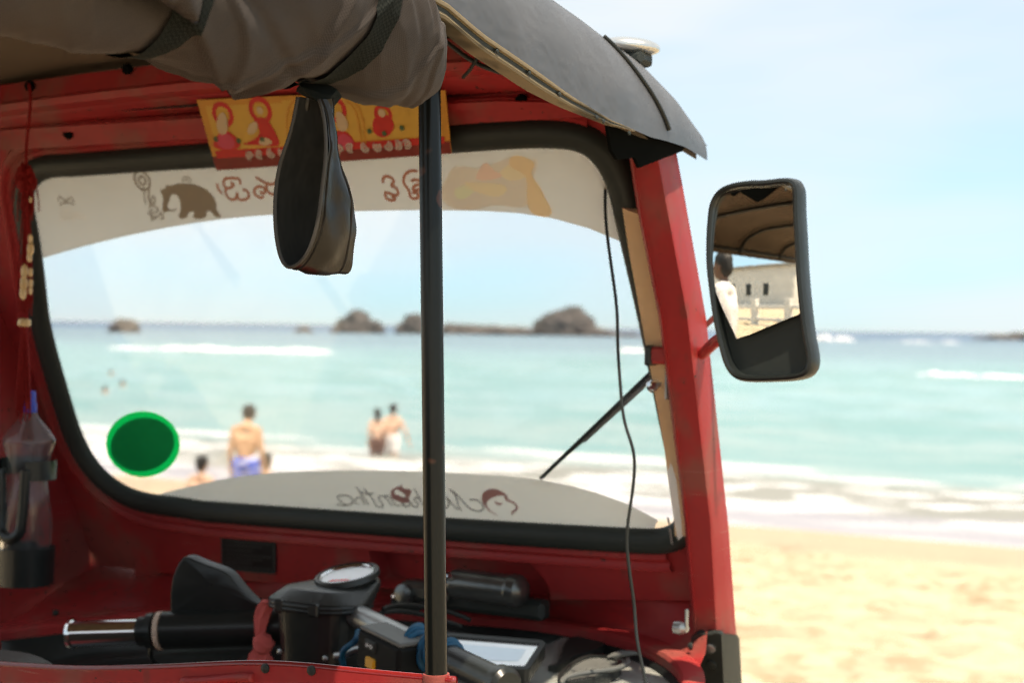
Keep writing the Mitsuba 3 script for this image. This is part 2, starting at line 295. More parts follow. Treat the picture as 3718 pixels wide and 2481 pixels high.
# rock islets on the horizon
def islet(key, c, size, label, seed, lumps):
    parts = []
    for (dx, w, hgt, dy) in lumps:
        m = trimesh.creation.icosphere(4, 1.0); v = np.array(m.vertices)
        r = 1 + .50 * (meshkit.fbm(v * 1.9 + seed, 4, seed) - .5) + .40 * (meshkit.fbm(v * 5 + seed, 3, seed + 1) - .5)
        v = np.sign(v) * np.abs(v) ** np.array([.85, .85, .75]) * r[:, None] * np.array([w, w * .75, hgt]); v += np.array([dx, dy, 0]); parts.append(trimesh.Trimesh(v + np.array(c), m.faces, process=False)); seed += 3
    add(key, cat(*parts), 'rock_stone', 28); lab(key, label, 'rock')
islet('rock_islet', [-339.8157, 341.3184, -1.9], 1, 'small rounded rock islet furthest left on the horizon', 40, [[0.0, 4.6792, 4.0993, 0.0], [-1.8197, 2.8595, 3.3195, 0.6499], [2.3396, 3.1195, 2.5396, 0.0]])
islet('rock_islet_001', [-375.6151, 471.4784, -1.9], 1, 'tiny low rock left of the peaked islet', 51, [[0.0, 3.6504, 2.1912, 0.0]])
islet('rock_islet_002', [-358.1238, 481.9911, -1.9], 1, 'peaked grey-brown rock islet left of the door post', 62, [[0.0, 6.6372, 8.1646, 0.0], [-4.646, 5.6416, 5.8416, 0.0], [5.6416, 5.6416, 4.846, 0.0], [-0.9956, 3.6504, 9.1602, 0.6637], [0.0, 10.2876, 2.8549, 0.0]])
islet('rock_islet_003', [-339.9214, 492.9312, -1.9], 1, 'pointed rock islet half hidden behind the door post', 73, [[0.0, 4.646, 7.8327, 0.0], [-3.3186, 4.3142, 4.1823, 0.0], [3.6504, 4.646, 5.8416, 0.0]])
islet('rock_islet_004', [-326.0252, 524.618, -1.9], 1, 'long low rock ridge right of the door post', 84, [[0.0, 10.2876, 3.6292, 0.0], [-10.2876, 8.573, 3.9721, 0.0], [10.2876, 10.2876, 3.1148, 0.0], [3.4292, 18.8606, 2.2575, 0.0], [-15.4314, 6.8584, 4.315, 0.0]])
islet('rock_islet_005', [-294.7199, 531.7658, -1.9], 1, 'largest boulder islet right of the door post', 95, [[0.0, 8.4347, 10.3217, 0.0], [-4.2174, 7.0852, 8.9721, 0.0], [5.3982, 6.7478, 8.9721, 0.8435], [-10.4591, 4.0487, 7.2852, 0.0], [-7.5913, 4.3861, 5.2608, -0.8435], [9.2782, 5.3982, 4.5861, 0.0], [14.339, 8.4347, 2.8991, 0.0], [23.6173, 8.4347, 1.7183, 0.0], [2.5304, 5.7356, 11.3338, 1.3496]])
islet('rock_islet_006', [-188.6896, 793.8386, -1.9], 1, 'low reef at the right edge of the horizon', 106, [[0.0, 12.9425, 2.7885, 0.0], [10.7854, 12.9425, 4.0827, 0.0], [-10.7854, 8.6283, 1.4942, 0.0]])

# ------------------------------------------------------------------ people
def sph(c, r): return M3.sphere(r, 20).translate([float(t) for t in c])
def limb(J, bones):
    m = M3()
    for a, b in bones: m = m + M3.batch_hull([sph(*J[a]), sph(*J[b])])
    return m
def tidy(m, edge, it=6):
    q = m.refine_to_length(edge).to_mesh(); t = trimesh.Trimesh(q.vert_properties[:, :3], q.tri_verts, process=True); trimesh.smoothing.filter_taubin(t, iterations=it); return t
def hand(J, w, e, k):
    d = np.array(J[w][0]) - np.array(J[e][0]); d = d / np.linalg.norm(d); s = np.cross(d, [0, 1., 0]); s /= np.linalg.norm(s); f = np.cross(s, d); p = np.array(J[w][0]); b = []
    J[k + 'p'] = (p + d * .05, .030); b.append((w, k + 'p'))
    for i, (o, l) in enumerate(((-.030, .060), (-.010, .075), (.010, .072), (.028, .056))):
        J[k + 'a%d' % i] = (p + d * .085 + f * o, .011); J[k + 'b%d' % i] = (p + d * (.085 + l * .55) + f * o * 1.1 + s * .006, .009); J[k + 'c%d' % i] = (p + d * (.085 + l) + f * o * 1.1 + s * .02, .008)
        b += [(k + 'p', k + 'a%d' % i), (k + 'a%d' % i, k + 'b%d' % i), (k + 'b%d' % i, k + 'c%d' % i)]
    J[k + 't'] = (p + d * .075 - f * .052, .010); b.append((k + 'p', k + 't')); return b
def person(key, at, yaw, label, skin='skin', pose='stand', scale=1.0, head_tilt=0.0, shorts=None, top=None, arms=(0.10, 0.12), legs=(0.0, 0.0), hair_long=False, lean=0.0, twist=0.0, group=None):
    """figure that faces +y before yaw; z = 0 is the sole"""
    J = {}
    hz = .93 if pose == 'stand' else .10
    J['pel'] = ((0, 0, hz), .115); J['hipL'] = ((-.09, 0, hz - .01), .098); J['hipR'] = ((.09, 0, hz - .01), .098)
    up = lambda z, x=0, y=0: (x, y - lean * (z - hz), hz + (z - .93))
    up = lambda z, x=0, y=0: (x, y + lean * (z - .93), hz + (z - .93) * math.sqrt(max(0, 1 - lean * lean)))
    J['wst'] = (up(1.06), .118); J['chL'] = (up(1.25, -.085), .112); J['chR'] = (up(1.25, .085), .112); J['shL'] = (up(1.40, -.165), .058); J['shR'] = (up(1.40, .165), .058); J['nk0'] = (up(1.44), .062); J['nk1'] = (up(1.52, 0, .01 + head_tilt * .06), .052)
    for s, nme, a in ((-1, 'L', arms[0]), (1, 'R', arms[1])):
        e = np.array(J['sh' + nme][0]) + np.array([s * (.03 + a * .28), -.02, -.29]); w = e + np.array([s * a * .12, .07, -.25])
        J['el' + nme] = (e, .040); J['wr' + nme] = (w, .027)
    bones = [('pel', 'hipL'), ('pel', 'hipR'), ('pel', 'wst'), ('wst', 'chL'), ('wst', 'chR'), ('chL', 'chR'), ('chL', 'shL'), ('chR', 'shR'), ('shL', 'nk0'), ('shR', 'nk0'), ('nk0', 'nk1'), ('shL', 'elL'), ('elL', 'wrL'), ('shR', 'elR'), ('elR', 'wrR')]
    bones += hand(J, 'wrL', 'elL', 'l') + hand(J, 'wrR', 'elR', 'r')
    for s, nme, a in ((-1, 'L', legs[0]), (1, 'R', legs[1])):
        if pose == 'stand':
            k = np.array([s * .10, .03 + a * .45, .50]); an = np.array([s * .11, a * .9 - .02, .09]); toe = an + np.array([s * .02, .17, -.055])
        else:
            k = np.array([s * .16, .38, .40]); an = np.array([s * .14, .62, .09]); toe = an + np.array([s * .02, .17, -.045])
        J['kn' + nme] = (k, .062); J['ca' + nme] = (k * .62 + an * .38 + np.array([0, -.03, 0]), .058); J['an' + nme] = (an, .040); J['he' + nme] = (an + np.array([0, -.04, -.05]), .034); J['to' + nme] = (toe, .028)
        bones += [('hip' + nme, 'kn' + nme), ('kn' + nme, 'ca' + nme), ('ca' + nme, 'an' + nme), ('an' + nme, 'he' + nme), ('he' + nme, 'to' + nme), ('an' + nme, 'to' + nme)]
    hc = np.array(J['nk1'][0]) + np.array([0, .02 + .05 * head_tilt, .115 - .02 * abs(head_tilt)])
    body = limb(J, bones)
    head = M3.batch_hull([sph(hc + [0, -.012, .035], .088), sph(hc + [0, .03, .03], .078), sph(hc + [0, .055, -.075], .038), sph(hc + [0, -.03, -.03], .07)])
    head = head + M3.batch_hull([sph(hc + [0, .105, .01], .010), sph(hc + [0, .122, -.022], .015)]) + sph(hc + [-.086, 0, -.01], .022) + sph(hc + [.086, 0, -.01], .022) + M3.batch_hull([sph(hc + [-.02, .098, -.062], .008), sph(hc + [.02, .098, -.062], .008)])
    for s in (-1, 1): head = head - sph(hc + [s * .034, .115, .016], .014)
    head = head + M3.batch_hull([sph(hc + [0, .0, -.06], .055), sph(J['nk1'][0], .052)])
    R = rotz(yaw); at = np.asarray(at, float)
    def put(m): v = np.array(m.vertices) * scale; v = v @ R.T + at; return trimesh.Trimesh(v, m.faces, process=False)
    add(key, put(tidy(body + head, .022, 5)), skin, True); lab(key, label, 'person', group)
    hair = M3.batch_hull([sph(hc + [0, -.018, .045], .098), sph(hc + [0, .025, .06], .082), sph(hc + [0, -.045, -.02], .080)])
    if hair_long: hair = hair + M3.batch_hull([sph(hc + [0, -.06, .02], .08), sph(hc + [0, -.09, -.20], .06)])
    hair = hair.trim_by_plane([0, -.8, .6], -.8 * float(hc[1]) + .6 * float(hc[2]) - .028)
    add(key + '__hair', put(tidy(hair, .03, 2)), 'hair', True)
    if shorts:
        m = M3()
        for nme in 'LR':
            h, k = np.array(J['hip' + nme][0]), np.array(J['kn' + nme][0])
            m = m + M3.batch_hull([sph(h, .112), sph(h * .35 + k * .65, .094)])
        m = m + M3.batch_hull([sph(J['hipL'][0], .11), sph(J['hipR'][0], .11), sph(J['pel'][0], .125), sph((np.array(J['pel'][0]) * .6 + np.array(J['wst'][0]) * .4), .126)])
        add(key + '__shorts', put(tidy(m, .03, 3)), shorts, True)
    if top:
        m = M3()
        for a, b in [('wst', 'chL'), ('wst', 'chR'), ('chL', 'chR'), ('chL', 'shL'), ('chR', 'shR'), ('shL', 'nk0'), ('shR', 'nk0'), ('pel', 'wst'), ('shL', 'elL'), ('shR', 'elR'), ('elL', 'wrL'), ('elR', 'wrR')]:
            m = m + M3.batch_hull([sph(J[a][0], J[a][1] + .018), sph(J[b][0], J[b][1] + .018)])
        add(key + '__shirt', put(tidy(m, .03, 3)), top, True)
person('person', [np.float64(-13.059), np.float64(15.0), np.float64(-1.585)], .42, 'bare-backed man in blue and white swim shorts standing on the shore', shorts='blue_shorts', head_tilt=1.0, arms=(.10,.12), twist=.1)
person('person_001', [np.float64(-20.57), np.float64(29.142), np.float64(-2.357)], .30, 'bare-chested bather in pale shorts, right one of the pair wading beside the door post', shorts='white_cloth', arms=(.1,.5), legs=(.05,-.25), skin='skin_pale')
person('person_002', [np.float64(-20.837), np.float64(28.88), -2.357], .7, 'bather in dark swimwear, left one of the pair wading beside the door post', shorts='dark_swim', arms=(.05,.1), scale=.94, skin='skin_pale', hair_long=True)
person('person_003', [np.float64(-14.953), np.float64(16.182), np.float64(-1.658)], .2, 'dark-haired bather sitting at the water edge left of the standing man', pose='sit', skin='skin_pale')
person('person_004', [np.float64(-14.077), np.float64(16.709), np.float64(-1.597)], .1, 'dark-haired bather reclining on the sand just right of the standing man', pose='sit', lean=-.15, skin='skin')
person('person_005', [-1.75, -2.6, .02], 1.2, 'man in white shirt and blue trousers behind the vehicle, seen in the side mirror', top='white_cloth', shorts='blue_cloth', skin='skin_dark')
def swimmer(key, at, label):
    at = np.asarray(at, float); m = sph((0, 0, .17), .095) + M3.batch_hull([sph((0, 0, .1), .05), sph((-.16, 0, -.05), .07), sph((.16, 0, -.05), .07)])
    t = tidy(m, .04, 3); add(key, trimesh.Trimesh(np.array(t.vertices) + at, t.faces, process=False), 'skin', True); lab(key, label, 'person')
    t = tidy(M3.sphere(.104, 16).translate([0, -.012, .19]), .04, 2); add(key + '__hair', trimesh.Trimesh(np.array(t.vertices) + at, t.faces, process=False), 'hair', True)
swimmer('swimmer', [-49.472, 48.14, -1.8], 'swimmer head nearest the shore of the three far left')
swimmer('swimmer_001', [-54.15, 53.888, -1.8], 'right-hand swimmer head of the three far left')
swimmer('swimmer_002', [-66.528, 65.394, -1.8], 'furthest swimmer head of the three far left')

# ------------------------------------------------------------------ the three-wheeler
V = 'auto_rickshaw'
lab(V, 'red three-wheeled taxi with a dark canvas roof parked facing the sea', 'auto rickshaw')
left = np.array([[-0.4851,0.5236],[-0.4676,0.541],[-0.4394,0.5507],[-0.3957,0.5532],[-0.3625,-0.0076],[-0.4395,-0.0051],[-0.4937,0.0094],[-0.536,0.0427],[-0.555,0.0959],[-0.5563,0.1535],[-0.5449,0.298]])
XC = .012
lo = np.array([[-.395, .5535], [-.440, .5515], [-.468, .541], [-.486, .523], [-.500, .47], [-.529, .36], [-.545, .298], [-.556, .17], [-.557, .10], [-.540, .043], [-.497, .006], [-.44, -.007], [-.36, -.010]])
lo[:, 0] -= XC * 0
half = spline(lo, 90)
ro = spline(np.array([[-.33, -.012], [.0, -.006], [.30, .001], [.47, .007], [.515, .014], [.535, .035], [.537, .10], [.533, .30], [.527, .46], [.522, .515], [.507, .543], [.478, .555], [.30, .558], [.0, .556], [-.36, .5535]]), 120)
inner = Polygon(np.vstack([half, ro])).buffer(0)
INN = resample(inner, 360)
glass_poly = inner.buffer(.012)
add(V + '__windscreen', sheet(glass_poly, 0.0, .06), 'pane_glass', True)
add(V + '__windscreen_seal', ring_loft(INN, [(.014, -.004), (0, .001), (0, .006), (.004, .013), (.012, .019), (.022, .021), (.031, .017), (.037, .008), (.038, -.004)]), 'rubber', 40)
# red sheet-metal surround
bottom = np.array([[-1.161,-0.2256],[-0.6593,-0.1658],[-0.3528,-0.1668],[0.0134,-0.1424],[0.2905,-0.1297],[0.4711,-0.1105]])
outer = Polygon([(-.74, .640), (-.74, -.10)] + [(-.74, -.17), (-.35, -.167), (0, -.145), (.29, -.131), (.50, -.108), (.575, -.100)] + [(.550, .60), (.50, .630)])
hole = Polygon(resample(inner.buffer(.032), 300))
rec = blob([(-.012, -.140), (-.006, -.062), (.02, -.054), (.22, -.060), (.285, -.075), (.30, -.13), (.2, -.146), (.05, -.146)], 80)
add(V + '__front_panel', plate(outer.difference(hole).difference(rec), -.014, .0), 'red_paint', 30)
mould = Polygon(resample(inner.buffer(.036), 360)); MO_ = resample(mould, 360)
iL = np.where(MO_[:, 0] < .515)[0]; k0 = int(np.where(np.diff(np.r_[iL, iL[0] + len(MO_)]) > 1)[0][0]) + 1; iL = np.roll(iL, -k0)
def arc_loft(o, profile):
    t = np.gradient(o, axis=0); nn = np.c_[t[:, 1], -t[:, 0]]; nn /= np.linalg.norm(nn, axis=1, keepdims=True); nn *= np.sign(np.sum(nn * (o - np.array([0, .28])), 1).sum())
    return grid(np.stack([W(np.c_[o + a * nn, np.full(len(o), h)]) for a, h in profile]))
add(V + '__front_panel__moulding', arc_loft(MO_[iL], [(.0, -.002), (.002, .008), (.008, .011), (.013, .007), (.017, .0045), (.022, .010), (.028, .010), (.033, .002), (.036, -.002)]), 'red_paint', 50)
RP = resample(rec, 120)
add(V + '__front_panel__recess', cat(grid(np.stack([W(np.c_[RP, np.full(120, 0.001)]), W(np.c_[RP * .97 + np.array([.0042, -.003]), np.full(120, -.03)])]), closed_v=True), plate(rec.buffer(.002), -.034, -.030)), 'red_paint', 30)
# header rail over the windscreen, with two rubber-plugged holes
def rail(x0, x1, prof, bow=0.0, n=40, cx=XC, dz=0.0):
    x = np.linspace(x0, x1, n); pr = np.asarray(prof, float)
    return grid(np.stack([np.c_[np.full(len(pr), xx), pr[:, 0] - bow * ((xx - cx) / .55) ** 2, pr[:, 1] - (0.5 * bow + dz) * ((xx - cx) / .55) ** 2] for xx in x]), closed_v=True, caps=True)
add(V + '__header_rail', plate(Polygon([(-.70, .609), (.545, .600), (.52, .616), (.40, .626), (.0, .632), (-.70, .640)]).buffer(.003), .0, .012), 'red_paint', 30)
add(V + '__header_rail__lip', plate(Polygon([(-.70, .632), (-.0, .624), (.40, .618), (.52, .609), (.525, .616), (.40, .627), (0, .633), (-.70, .641)]), .0115, .020), 'red_paint', 30)
def plug(key, c, r):
    c = np.asarray(c, float); add(key, lathe([(-.004, r), (.003, r), (.0042, r * .85), (.0042, r * .02)], c, -WN, 24), 'matte_black', 30)
hp = [[-0.3564,0.6236],[0.4328,0.6221]]
plug(V + '__header_rail__hole_plug', W(np.r_[hp[0], .012]), .0088); plug(V + '__header_rail__hole_plug_001', W(np.r_[hp[1], .012]), .0088)
add(V + '__roof_beam', rail(-.53, .47, [(-.300, 1.612), (-.305, 1.616), (-.330, 1.619), (-.336, 1.628), (-.331, 1.633), (-.325, 1.660), (-.27, 1.662), (-.265, 1.60)], bow=.0, dz=.012), 'red_paint', 30)
bp = [[-0.1743,-0.332,1.6557],[-0.37,-0.332,1.6445]]
plug(V + '__roof_beam__hole_plug', np.array(bp[0]), .0075); plug(V + '__roof_beam__hole_plug_001', np.array(bp[1]), .0075)
add(V + '__roof_beam__infill', grid(np.array([[[x, -.29, 1.606], [x, -.245, 1.60], [x, -.235, 1.585], [x, -.243, 1.56]] for x in np.linspace(-.62, .56, 8)])), 'rubber', 20)
# windscreen pillars
def pillar(key, sgn):
    # section (offset from the outer edge towards the middle, height towards the driver)
    sec = [(-.004, -.030), (-.002, .022), (.004, .034), (.012, .040), (.047, .046), (.053, .048), (.056, .040), (.058, .004), (.058, -.03)]
    rows = []
    for s, xo in [(-.34, .80), (-.20, .79), (0, .765), (.2, .735), (.4, .705), (.60, .675), (.66, .665)]:
        rows.append(W(np.array([[sgn * (xo - a) + XC * (sgn > 0) * 0, s, h] for a, h in sec])))
    m = grid(np.array(rows), closed_v=True, caps=True)
    if sgn < 0: m.invert()
    add(key, m, 'red_paint', 28)
pr = np.array([[[0.5664,-0.2474,1.5553],[0.588,-0.2885,1.5491],[0.5924,-0.2916,1.5485],[0.592,-0.2864,1.5492],[0.6218,-0.2856,1.5475],[0.6227,-0.2793,1.5482],[0.6197,-0.2544,1.5514],[0.6178,-0.2274,1.5548],[0.5967,-0.1904,1.5605],[0.5381,-0.1918,1.5637]],[[0.5625,-0.2314,1.5204],[0.5841,-0.2729,1.515],[0.5885,-0.276,1.5145],[0.5882,-0.2707,1.515],[0.6189,-0.2701,1.5137],[0.6198,-0.2638,1.5143],[0.6176,-0.2386,1.517],[0.6169,-0.2114,1.5199],[0.5957,-0.174,1.5248],[0.534,-0.1753,1.5275]],[[0.5607,-0.2127,1.4796],[0.5824,-0.2547,1.4752],[0.5869,-0.2578,1.4748],[0.5866,-0.2525,1.4752],[0.6191,-0.252,1.4741],[0.6201,-0.2457,1.4746],[0.6181,-0.2203,1.4769],[0.6176,-0.1928,1.4792],[0.5965,-0.155,1.4832],[0.5322,-0.156,1.4854]],[[0.5591,-0.1937,1.438],[0.5808,-0.2362,1.4347],[0.5853,-0.2393,1.4344],[0.585,-0.234,1.4347],[0.6196,-0.2336,1.4339],[0.6205,-0.2272,1.4343],[0.6185,-0.2016,1.4361],[0.6178,-0.1739,1.4379],[0.5967,-0.1357,1.441],[0.5305,-0.1364,1.4425]],[[0.5602,-0.1695,1.385],[0.5819,-0.2125,1.383],[0.5865,-0.2157,1.3828],[0.5862,-0.2103,1.383],[0.6201,-0.2102,1.3827],[0.6212,-0.2037,1.3829],[0.6189,-0.1778,1.3841],[0.6182,-0.1498,1.3853],[0.597,-0.111,1.3872],[0.5317,-0.1113,1.3878]],[[0.5617,-0.1379,1.3161],[0.5834,-0.1817,1.3157],[0.588,-0.185,1.3157],[0.5877,-0.1795,1.3157],[0.6209,-0.1797,1.316],[0.622,-0.1731,1.3161],[0.6196,-0.1468,1.3164],[0.6186,-0.1184,1.3168],[0.5974,-0.079,1.3171],[0.5332,-0.0787,1.3166]],[[0.5572,-0.1064,1.2473],[0.579,-0.151,1.2486],[0.5836,-0.1544,1.2488],[0.5834,-0.1488,1.2487],[0.6161,-0.1492,1.2495],[0.6173,-0.1426,1.2494],[0.6148,-0.116,1.2489],[0.6138,-0.0871,1.2484],[0.5924,-0.047,1.2472],[0.5285,-0.0462,1.2456]],[[0.5514,-0.0667,1.1606],[0.5734,-0.1123,1.164],[0.5781,-0.1158,1.1644],[0.5779,-0.1101,1.1641],[0.6101,-0.1108,1.1657],[0.6113,-0.1041,1.1654],[0.6088,-0.077,1.1638],[0.6077,-0.0477,1.1623],[0.5862,-0.0067,1.1591],[0.5226,-0.0053,1.1561]],[[0.5434,-0.0112,1.0393],[0.5656,-0.0581,1.0456],[0.5704,-0.0617,1.0463],[0.5702,-0.056,1.0458],[0.6018,-0.0571,1.0483],[0.6031,-0.0503,1.0477],[0.6005,-0.0225,1.0447],[0.5993,0.0075,1.0416],[0.5774,0.0498,1.0357],[0.5143,0.0521,1.0308]],[[0.5343,0.0261,0.9577],[0.5567,-0.0217,0.966],[0.5616,-0.0254,0.967],[0.5615,-0.0196,0.9662],[0.5914,-0.0209,0.9692],[0.5927,-0.014,0.9684],[0.5909,0.0142,0.9646],[0.5907,0.0446,0.9606],[0.5686,0.0877,0.9529],[0.5049,0.0906,0.9465]],[[0.5248,0.0651,0.8725],[0.5475,0.0163,0.883],[0.5524,0.0125,0.8841],[0.5523,0.0184,0.8832],[0.5806,0.0169,0.8866],[0.582,0.0239,0.8856],[0.581,0.0525,0.8809],[0.5818,0.0833,0.876],[0.5594,0.1273,0.8664],[0.4951,0.1309,0.8586]],[[0.5132,0.1087,0.7772],[0.5361,0.0589,0.7899],[0.5412,0.055,0.7913],[0.5411,0.061,0.7902],[0.5681,0.0592,0.7941],[0.5695,0.0663,0.7929],[0.569,0.0954,0.7872],[0.5704,0.1267,0.7813],[0.5476,0.1716,0.7695],[0.4831,0.1759,0.7601]]])
add(V + '__pillar', grid(pr, closed_v=True, caps=True), 'red_paint', 30); pillar(V + '__pillar_001', -1)
add(V + '__pillar__trim_strip', plate(Polygon([[0.5494,0.4814],[0.5473,0.4308],[0.5465,0.3355],[0.5459,0.2317],[0.5446,0.1471],[0.5424,0.1073],[0.5385,0.0334],[0.5359,0.0122],[0.5515,0.0137],[0.554,0.0347],[0.5615,0.1086],[0.5648,0.1483],[0.5702,0.2325],[0.5721,0.3357],[0.5724,0.4304],[0.5694,0.4734]]), .004, .0225), 'pillar_trim', 30)
lb = Polygon([[0.5424,0.1107],[0.5509,0.1262],[0.554,0.1016],[0.5508,0.0486],[0.5471,0.0133],[0.5396,0.0072],[0.5398,0.0476]])
# dashboard recess below the panel, ledge rim, tray
rim = np.array([[-0.58,-0.1931,0.7989],[-0.5243,-0.1248,0.805],[-0.3591,-0.0467,0.83],[-0.1991,0.0234,0.842],[-0.0337,0.0927,0.849],[0.0661,0.1055,0.852],[0.2201,0.1134,0.857],[0.3321,0.0878,0.86],[0.4247,0.0466,0.863],[0.5001,-0.0099,0.864],[0.5583,-0.0714,0.864],[0.5956,-0.1288,0.862],[0.6287,-0.2076,0.862],[0.6538,-0.2863,0.86]])
BKN = 84; RIM = spline(rim, 100)
rn = np.gradient(RIM, axis=0); rn = np.c_[rn[:, 1], -rn[:, 0], 0 * rn[:, 0]]; rn /= np.linalg.norm(rn, axis=1, keepdims=True)   # towards the driver
prof = [(-.030, .001), (-.012, .0015), (-.003, -.0005), (0, -.005), (-.001, -.022), (-.008, -.023), (-.010, -.006), (-.03, -.006)]
add(V + '__ledge_rim', grid(np.stack([RIM + a * rn + np.array([0, 0, b]) for a, b in prof], 1), closed_v=True, caps=True), 'red_paint', 30)
pb = W(np.array([(-.66, -.166, -.008), (-.35, -.167, -.008), (0, -.145, -.008), (.29, -.131, -.008), (.46, -.112, -.008), (.545, -.104, -.008)]))
RIM_ = RIM; RIM = RIM[:BKN]; rn_ = rn; rn = rn[:BKN]; PB = spline(pb, BKN); BK = RIM - .028 * rn
kp = [PB + np.array([0, .01, .0]), PB * .6 + BK * .4 + np.array([0, .02, -.002]), PB * .25 + BK * .75 + np.array([0, .018, -.008]), BK + np.array([0, 0, -.001])]
add(V + '__lower_panel', grid(np.array(kp)), 'red_paint', True)
lp = RIM[[6, 24, 58, 78]] - .035 * rn[[6, 24, 58, 78]]
for k, c in enumerate(lp): add(V + '__lower_panel__rivet' + ('' if k == 0 else '_%03d' % k), lathe([(0, .006), (.003, .005), (.005, .002)], c + np.array([0, 0, .012]), rn[[6, 24, 58, 78]][k], 12), 'rubber', 40)
RIM, rn = RIM_, rn_
rows = [RIM + a * rn + np.array([0, 0, b]) for a, b in [(-.012, -.012), (.004, -.020), (.012, -.050), (.03, -.066), (.09, -.072)]]
cen = np.array([.06, -.62, .70])
for k in (.3, .6, 1.0): rows.append((1 - k) * rows[4] + k * (cen + (rows[4] - cen) * .12))
add(V + '__dashboard_tray', grid(np.array(rows)), 'black_plastic', True)
# side wall inside, left
add(V + '__side_wall', grid(np.array([[[x, y - max(0, z - 1.0) * .48, z] for z, x in [(.40, -.64), (.80, -.64), (1.0, -.645), (1.15, -.65), (1.32, -.655)]] for y in (.06, 0, -.08, -.16, -.24)])), 'red_paint', 30)
add(V + '__side_wall_001', grid(np.array([[[x, y, z] for z, x in [(.30, .60), (.55, .60), (.78, .60)]] for y in (.10, .06, 0, -.03)])), 'red_paint', 30)
# dashboard: glossy compartment lid, grey moulded top, slot, speaker grille
gp = [[0.0428,0.0738,0.825],[0.1139,0.1585,0.825],[0.2174,0.1789,0.825],[0.3708,0.1396,0.825],[0.4568,0.0806,0.825],[0.5515,-0.0515,0.825],[0.6445,-0.3066,0.825],[0.5381,-0.4232,0.825],[0.3628,-0.3753,0.825],[0.2214,-0.2154,0.825]]
gq = Polygon([p[:2] for p in gp]).buffer(.008)
rl = np.array([[0.3797,-0.1069,0.825],[0.3121,0.072,0.825],[0.2784,0.2087,0.825]])[:, :2]
def tray_h(x, y):
    q = np.c_[x, y]; dmin = np.min(np.linalg.norm(q[:, None] - spline(rl, 30)[None], axis=2), axis=1)
    return .016 * np.exp(-(dmin / .022) ** 2) + .012 * np.clip((x - .36) / .12, 0, 1) + .002 * np.sin(18 * x + 9 * y)
add(V + '__dashboard_tray__grey_cover', sheet(gq, .0, .012, ([0, 0, .825], WX, [0, 1., 0]), tray_h), 'grey_cover', True)
Z0 = ([0, 0, .0], WX, [0, 1., 0])
FL = (np.array([0.3523,-0.2,0.873]), np.array([0.9717,0.0,-0.2361]), np.array([0.0841,0.9343,0.3463]))
lid = Polygon([[-0.0844,-0.0153],[-0.0562,-0.0001],[0.0452,0.0529],[0.0556,0.0018],[-0.0414,-0.0589]])
add(V + '__dashboard_tray__lid_frame', plate(lid.buffer(.008).difference(lid.buffer(.0005)), -.02, .0028, FL), 'black_plastic', 30)
add(V + '__dashboard_tray__lid', plate(lid.buffer(.0002), -.006, .0, FL), 'silver_plate', 20)
add(V + '__dashboard_tray__lid_label', plate(lid.buffer(-.012), .0002, .0005, FL), 'lid_film', 20)
slot = blob([p[:2] for p in [[0.3926,-0.111,0.845],[0.3593,-0.0131,0.845],[0.3301,0.0919,0.845],[0.3647,0.0923,0.845],[0.3938,0.0291,0.845],[0.3919,-0.0368,0.845],[0.403,-0.0973,0.845]]])
add(V + '__dashboard_tray__slot', plate(slot, .832, .846, Z0), 'rubber', 30)
spk = blob([p[:2] for p in [[0.4503,-0.1691,0.85],[0.4307,-0.0931,0.85],[0.4366,-0.052,0.85],[0.4678,-0.0608,0.85],[0.4895,-0.1204,0.85],[0.4921,-0.1828,0.85],[0.4808,-0.2083,0.85]]])
add(V + '__dashboard_tray__speaker_frame', plate(spk.buffer(.006).difference(spk), .836, .855, Z0), 'black_plastic', 30)
add(V + '__dashboard_tray__speaker_grille', plate(spk, .832, .851, Z0), 'grey_plastic', 30)
add(V + '__dashboard_tray__lip', tube(spline([[0.4842,-0.237,0.858],[0.4785,-0.1812,0.858],[0.4989,-0.1362,0.858],[0.4897,-0.068,0.858]], 24), .0035, 10), 'grey_plastic', True)
add(V + '__dashboard_tray__handle', tube(spline([[0.4572,-0.0621,0.856],[0.4602,-0.036,0.856],[0.4711,-0.018,0.856],[0.4826,-0.0171,0.856]], 20), [.0015 + .003 * math.sin(math.pi * k / 19) for k in range(20)], 10), 'grey_plastic', True)
lite = blob([p[:2] for p in [[0.0354,-0.22,0.79],[-0.0601,-0.0768,0.79],[-0.0735,-0.001,0.79],[-0.0275,0.0389,0.79],[0.0443,0.0028,0.79],[0.1037,-0.1071,0.79],[0.1165,-0.1965,0.79]]])
add(V + '__dashboard_tray__gauge_hood', plate(lite.difference(lite.buffer(-.020)), .775, .792, Z0), 'grey_cover', 30)
for k, c in enumerate([[0.1296,0.2189,0.832],[0.2388,0.282,0.832]]): add(V + '__dashboard_tray__clip' + ('' if k == 0 else '_001'), rbox(np.array(c) + np.array([0, 0, -.002]), (.03, .008, .006), .002), 'grey_plastic', 30)
# maker's plate riveted to the front panel
q = [[-0.3106,-0.0745],[-0.1954,-0.0721],[-0.2179,-0.1402],[-0.3333,-0.1441]]
npl = Polygon(q)
add(V + '__front_panel__nameplate', plate(npl, .0, .003), 'black_plastic', 30)
add(V + '__front_panel__nameplate__border', plate(npl.difference(npl.buffer(-.003)), .003, .0042), 'nameplate_grey', 30)
lines = [LineString([np.array(q[0]) * (1 - t) + np.array(q[3]) * t + np.array([.008, 0]), np.array(q[1]) * (1 - t) + np.array(q[2]) * t - np.array([.008 + .02 * (k % 3), 0])]).buffer(.0011) for k, t in enumerate((.16, .28, .42, .54, .66, .78, .88))]
pieces(V + '__front_panel__nameplate__raised_line', unary_union(lines), lambda q: plate(q, .003, .0037), 'nameplate_grey')
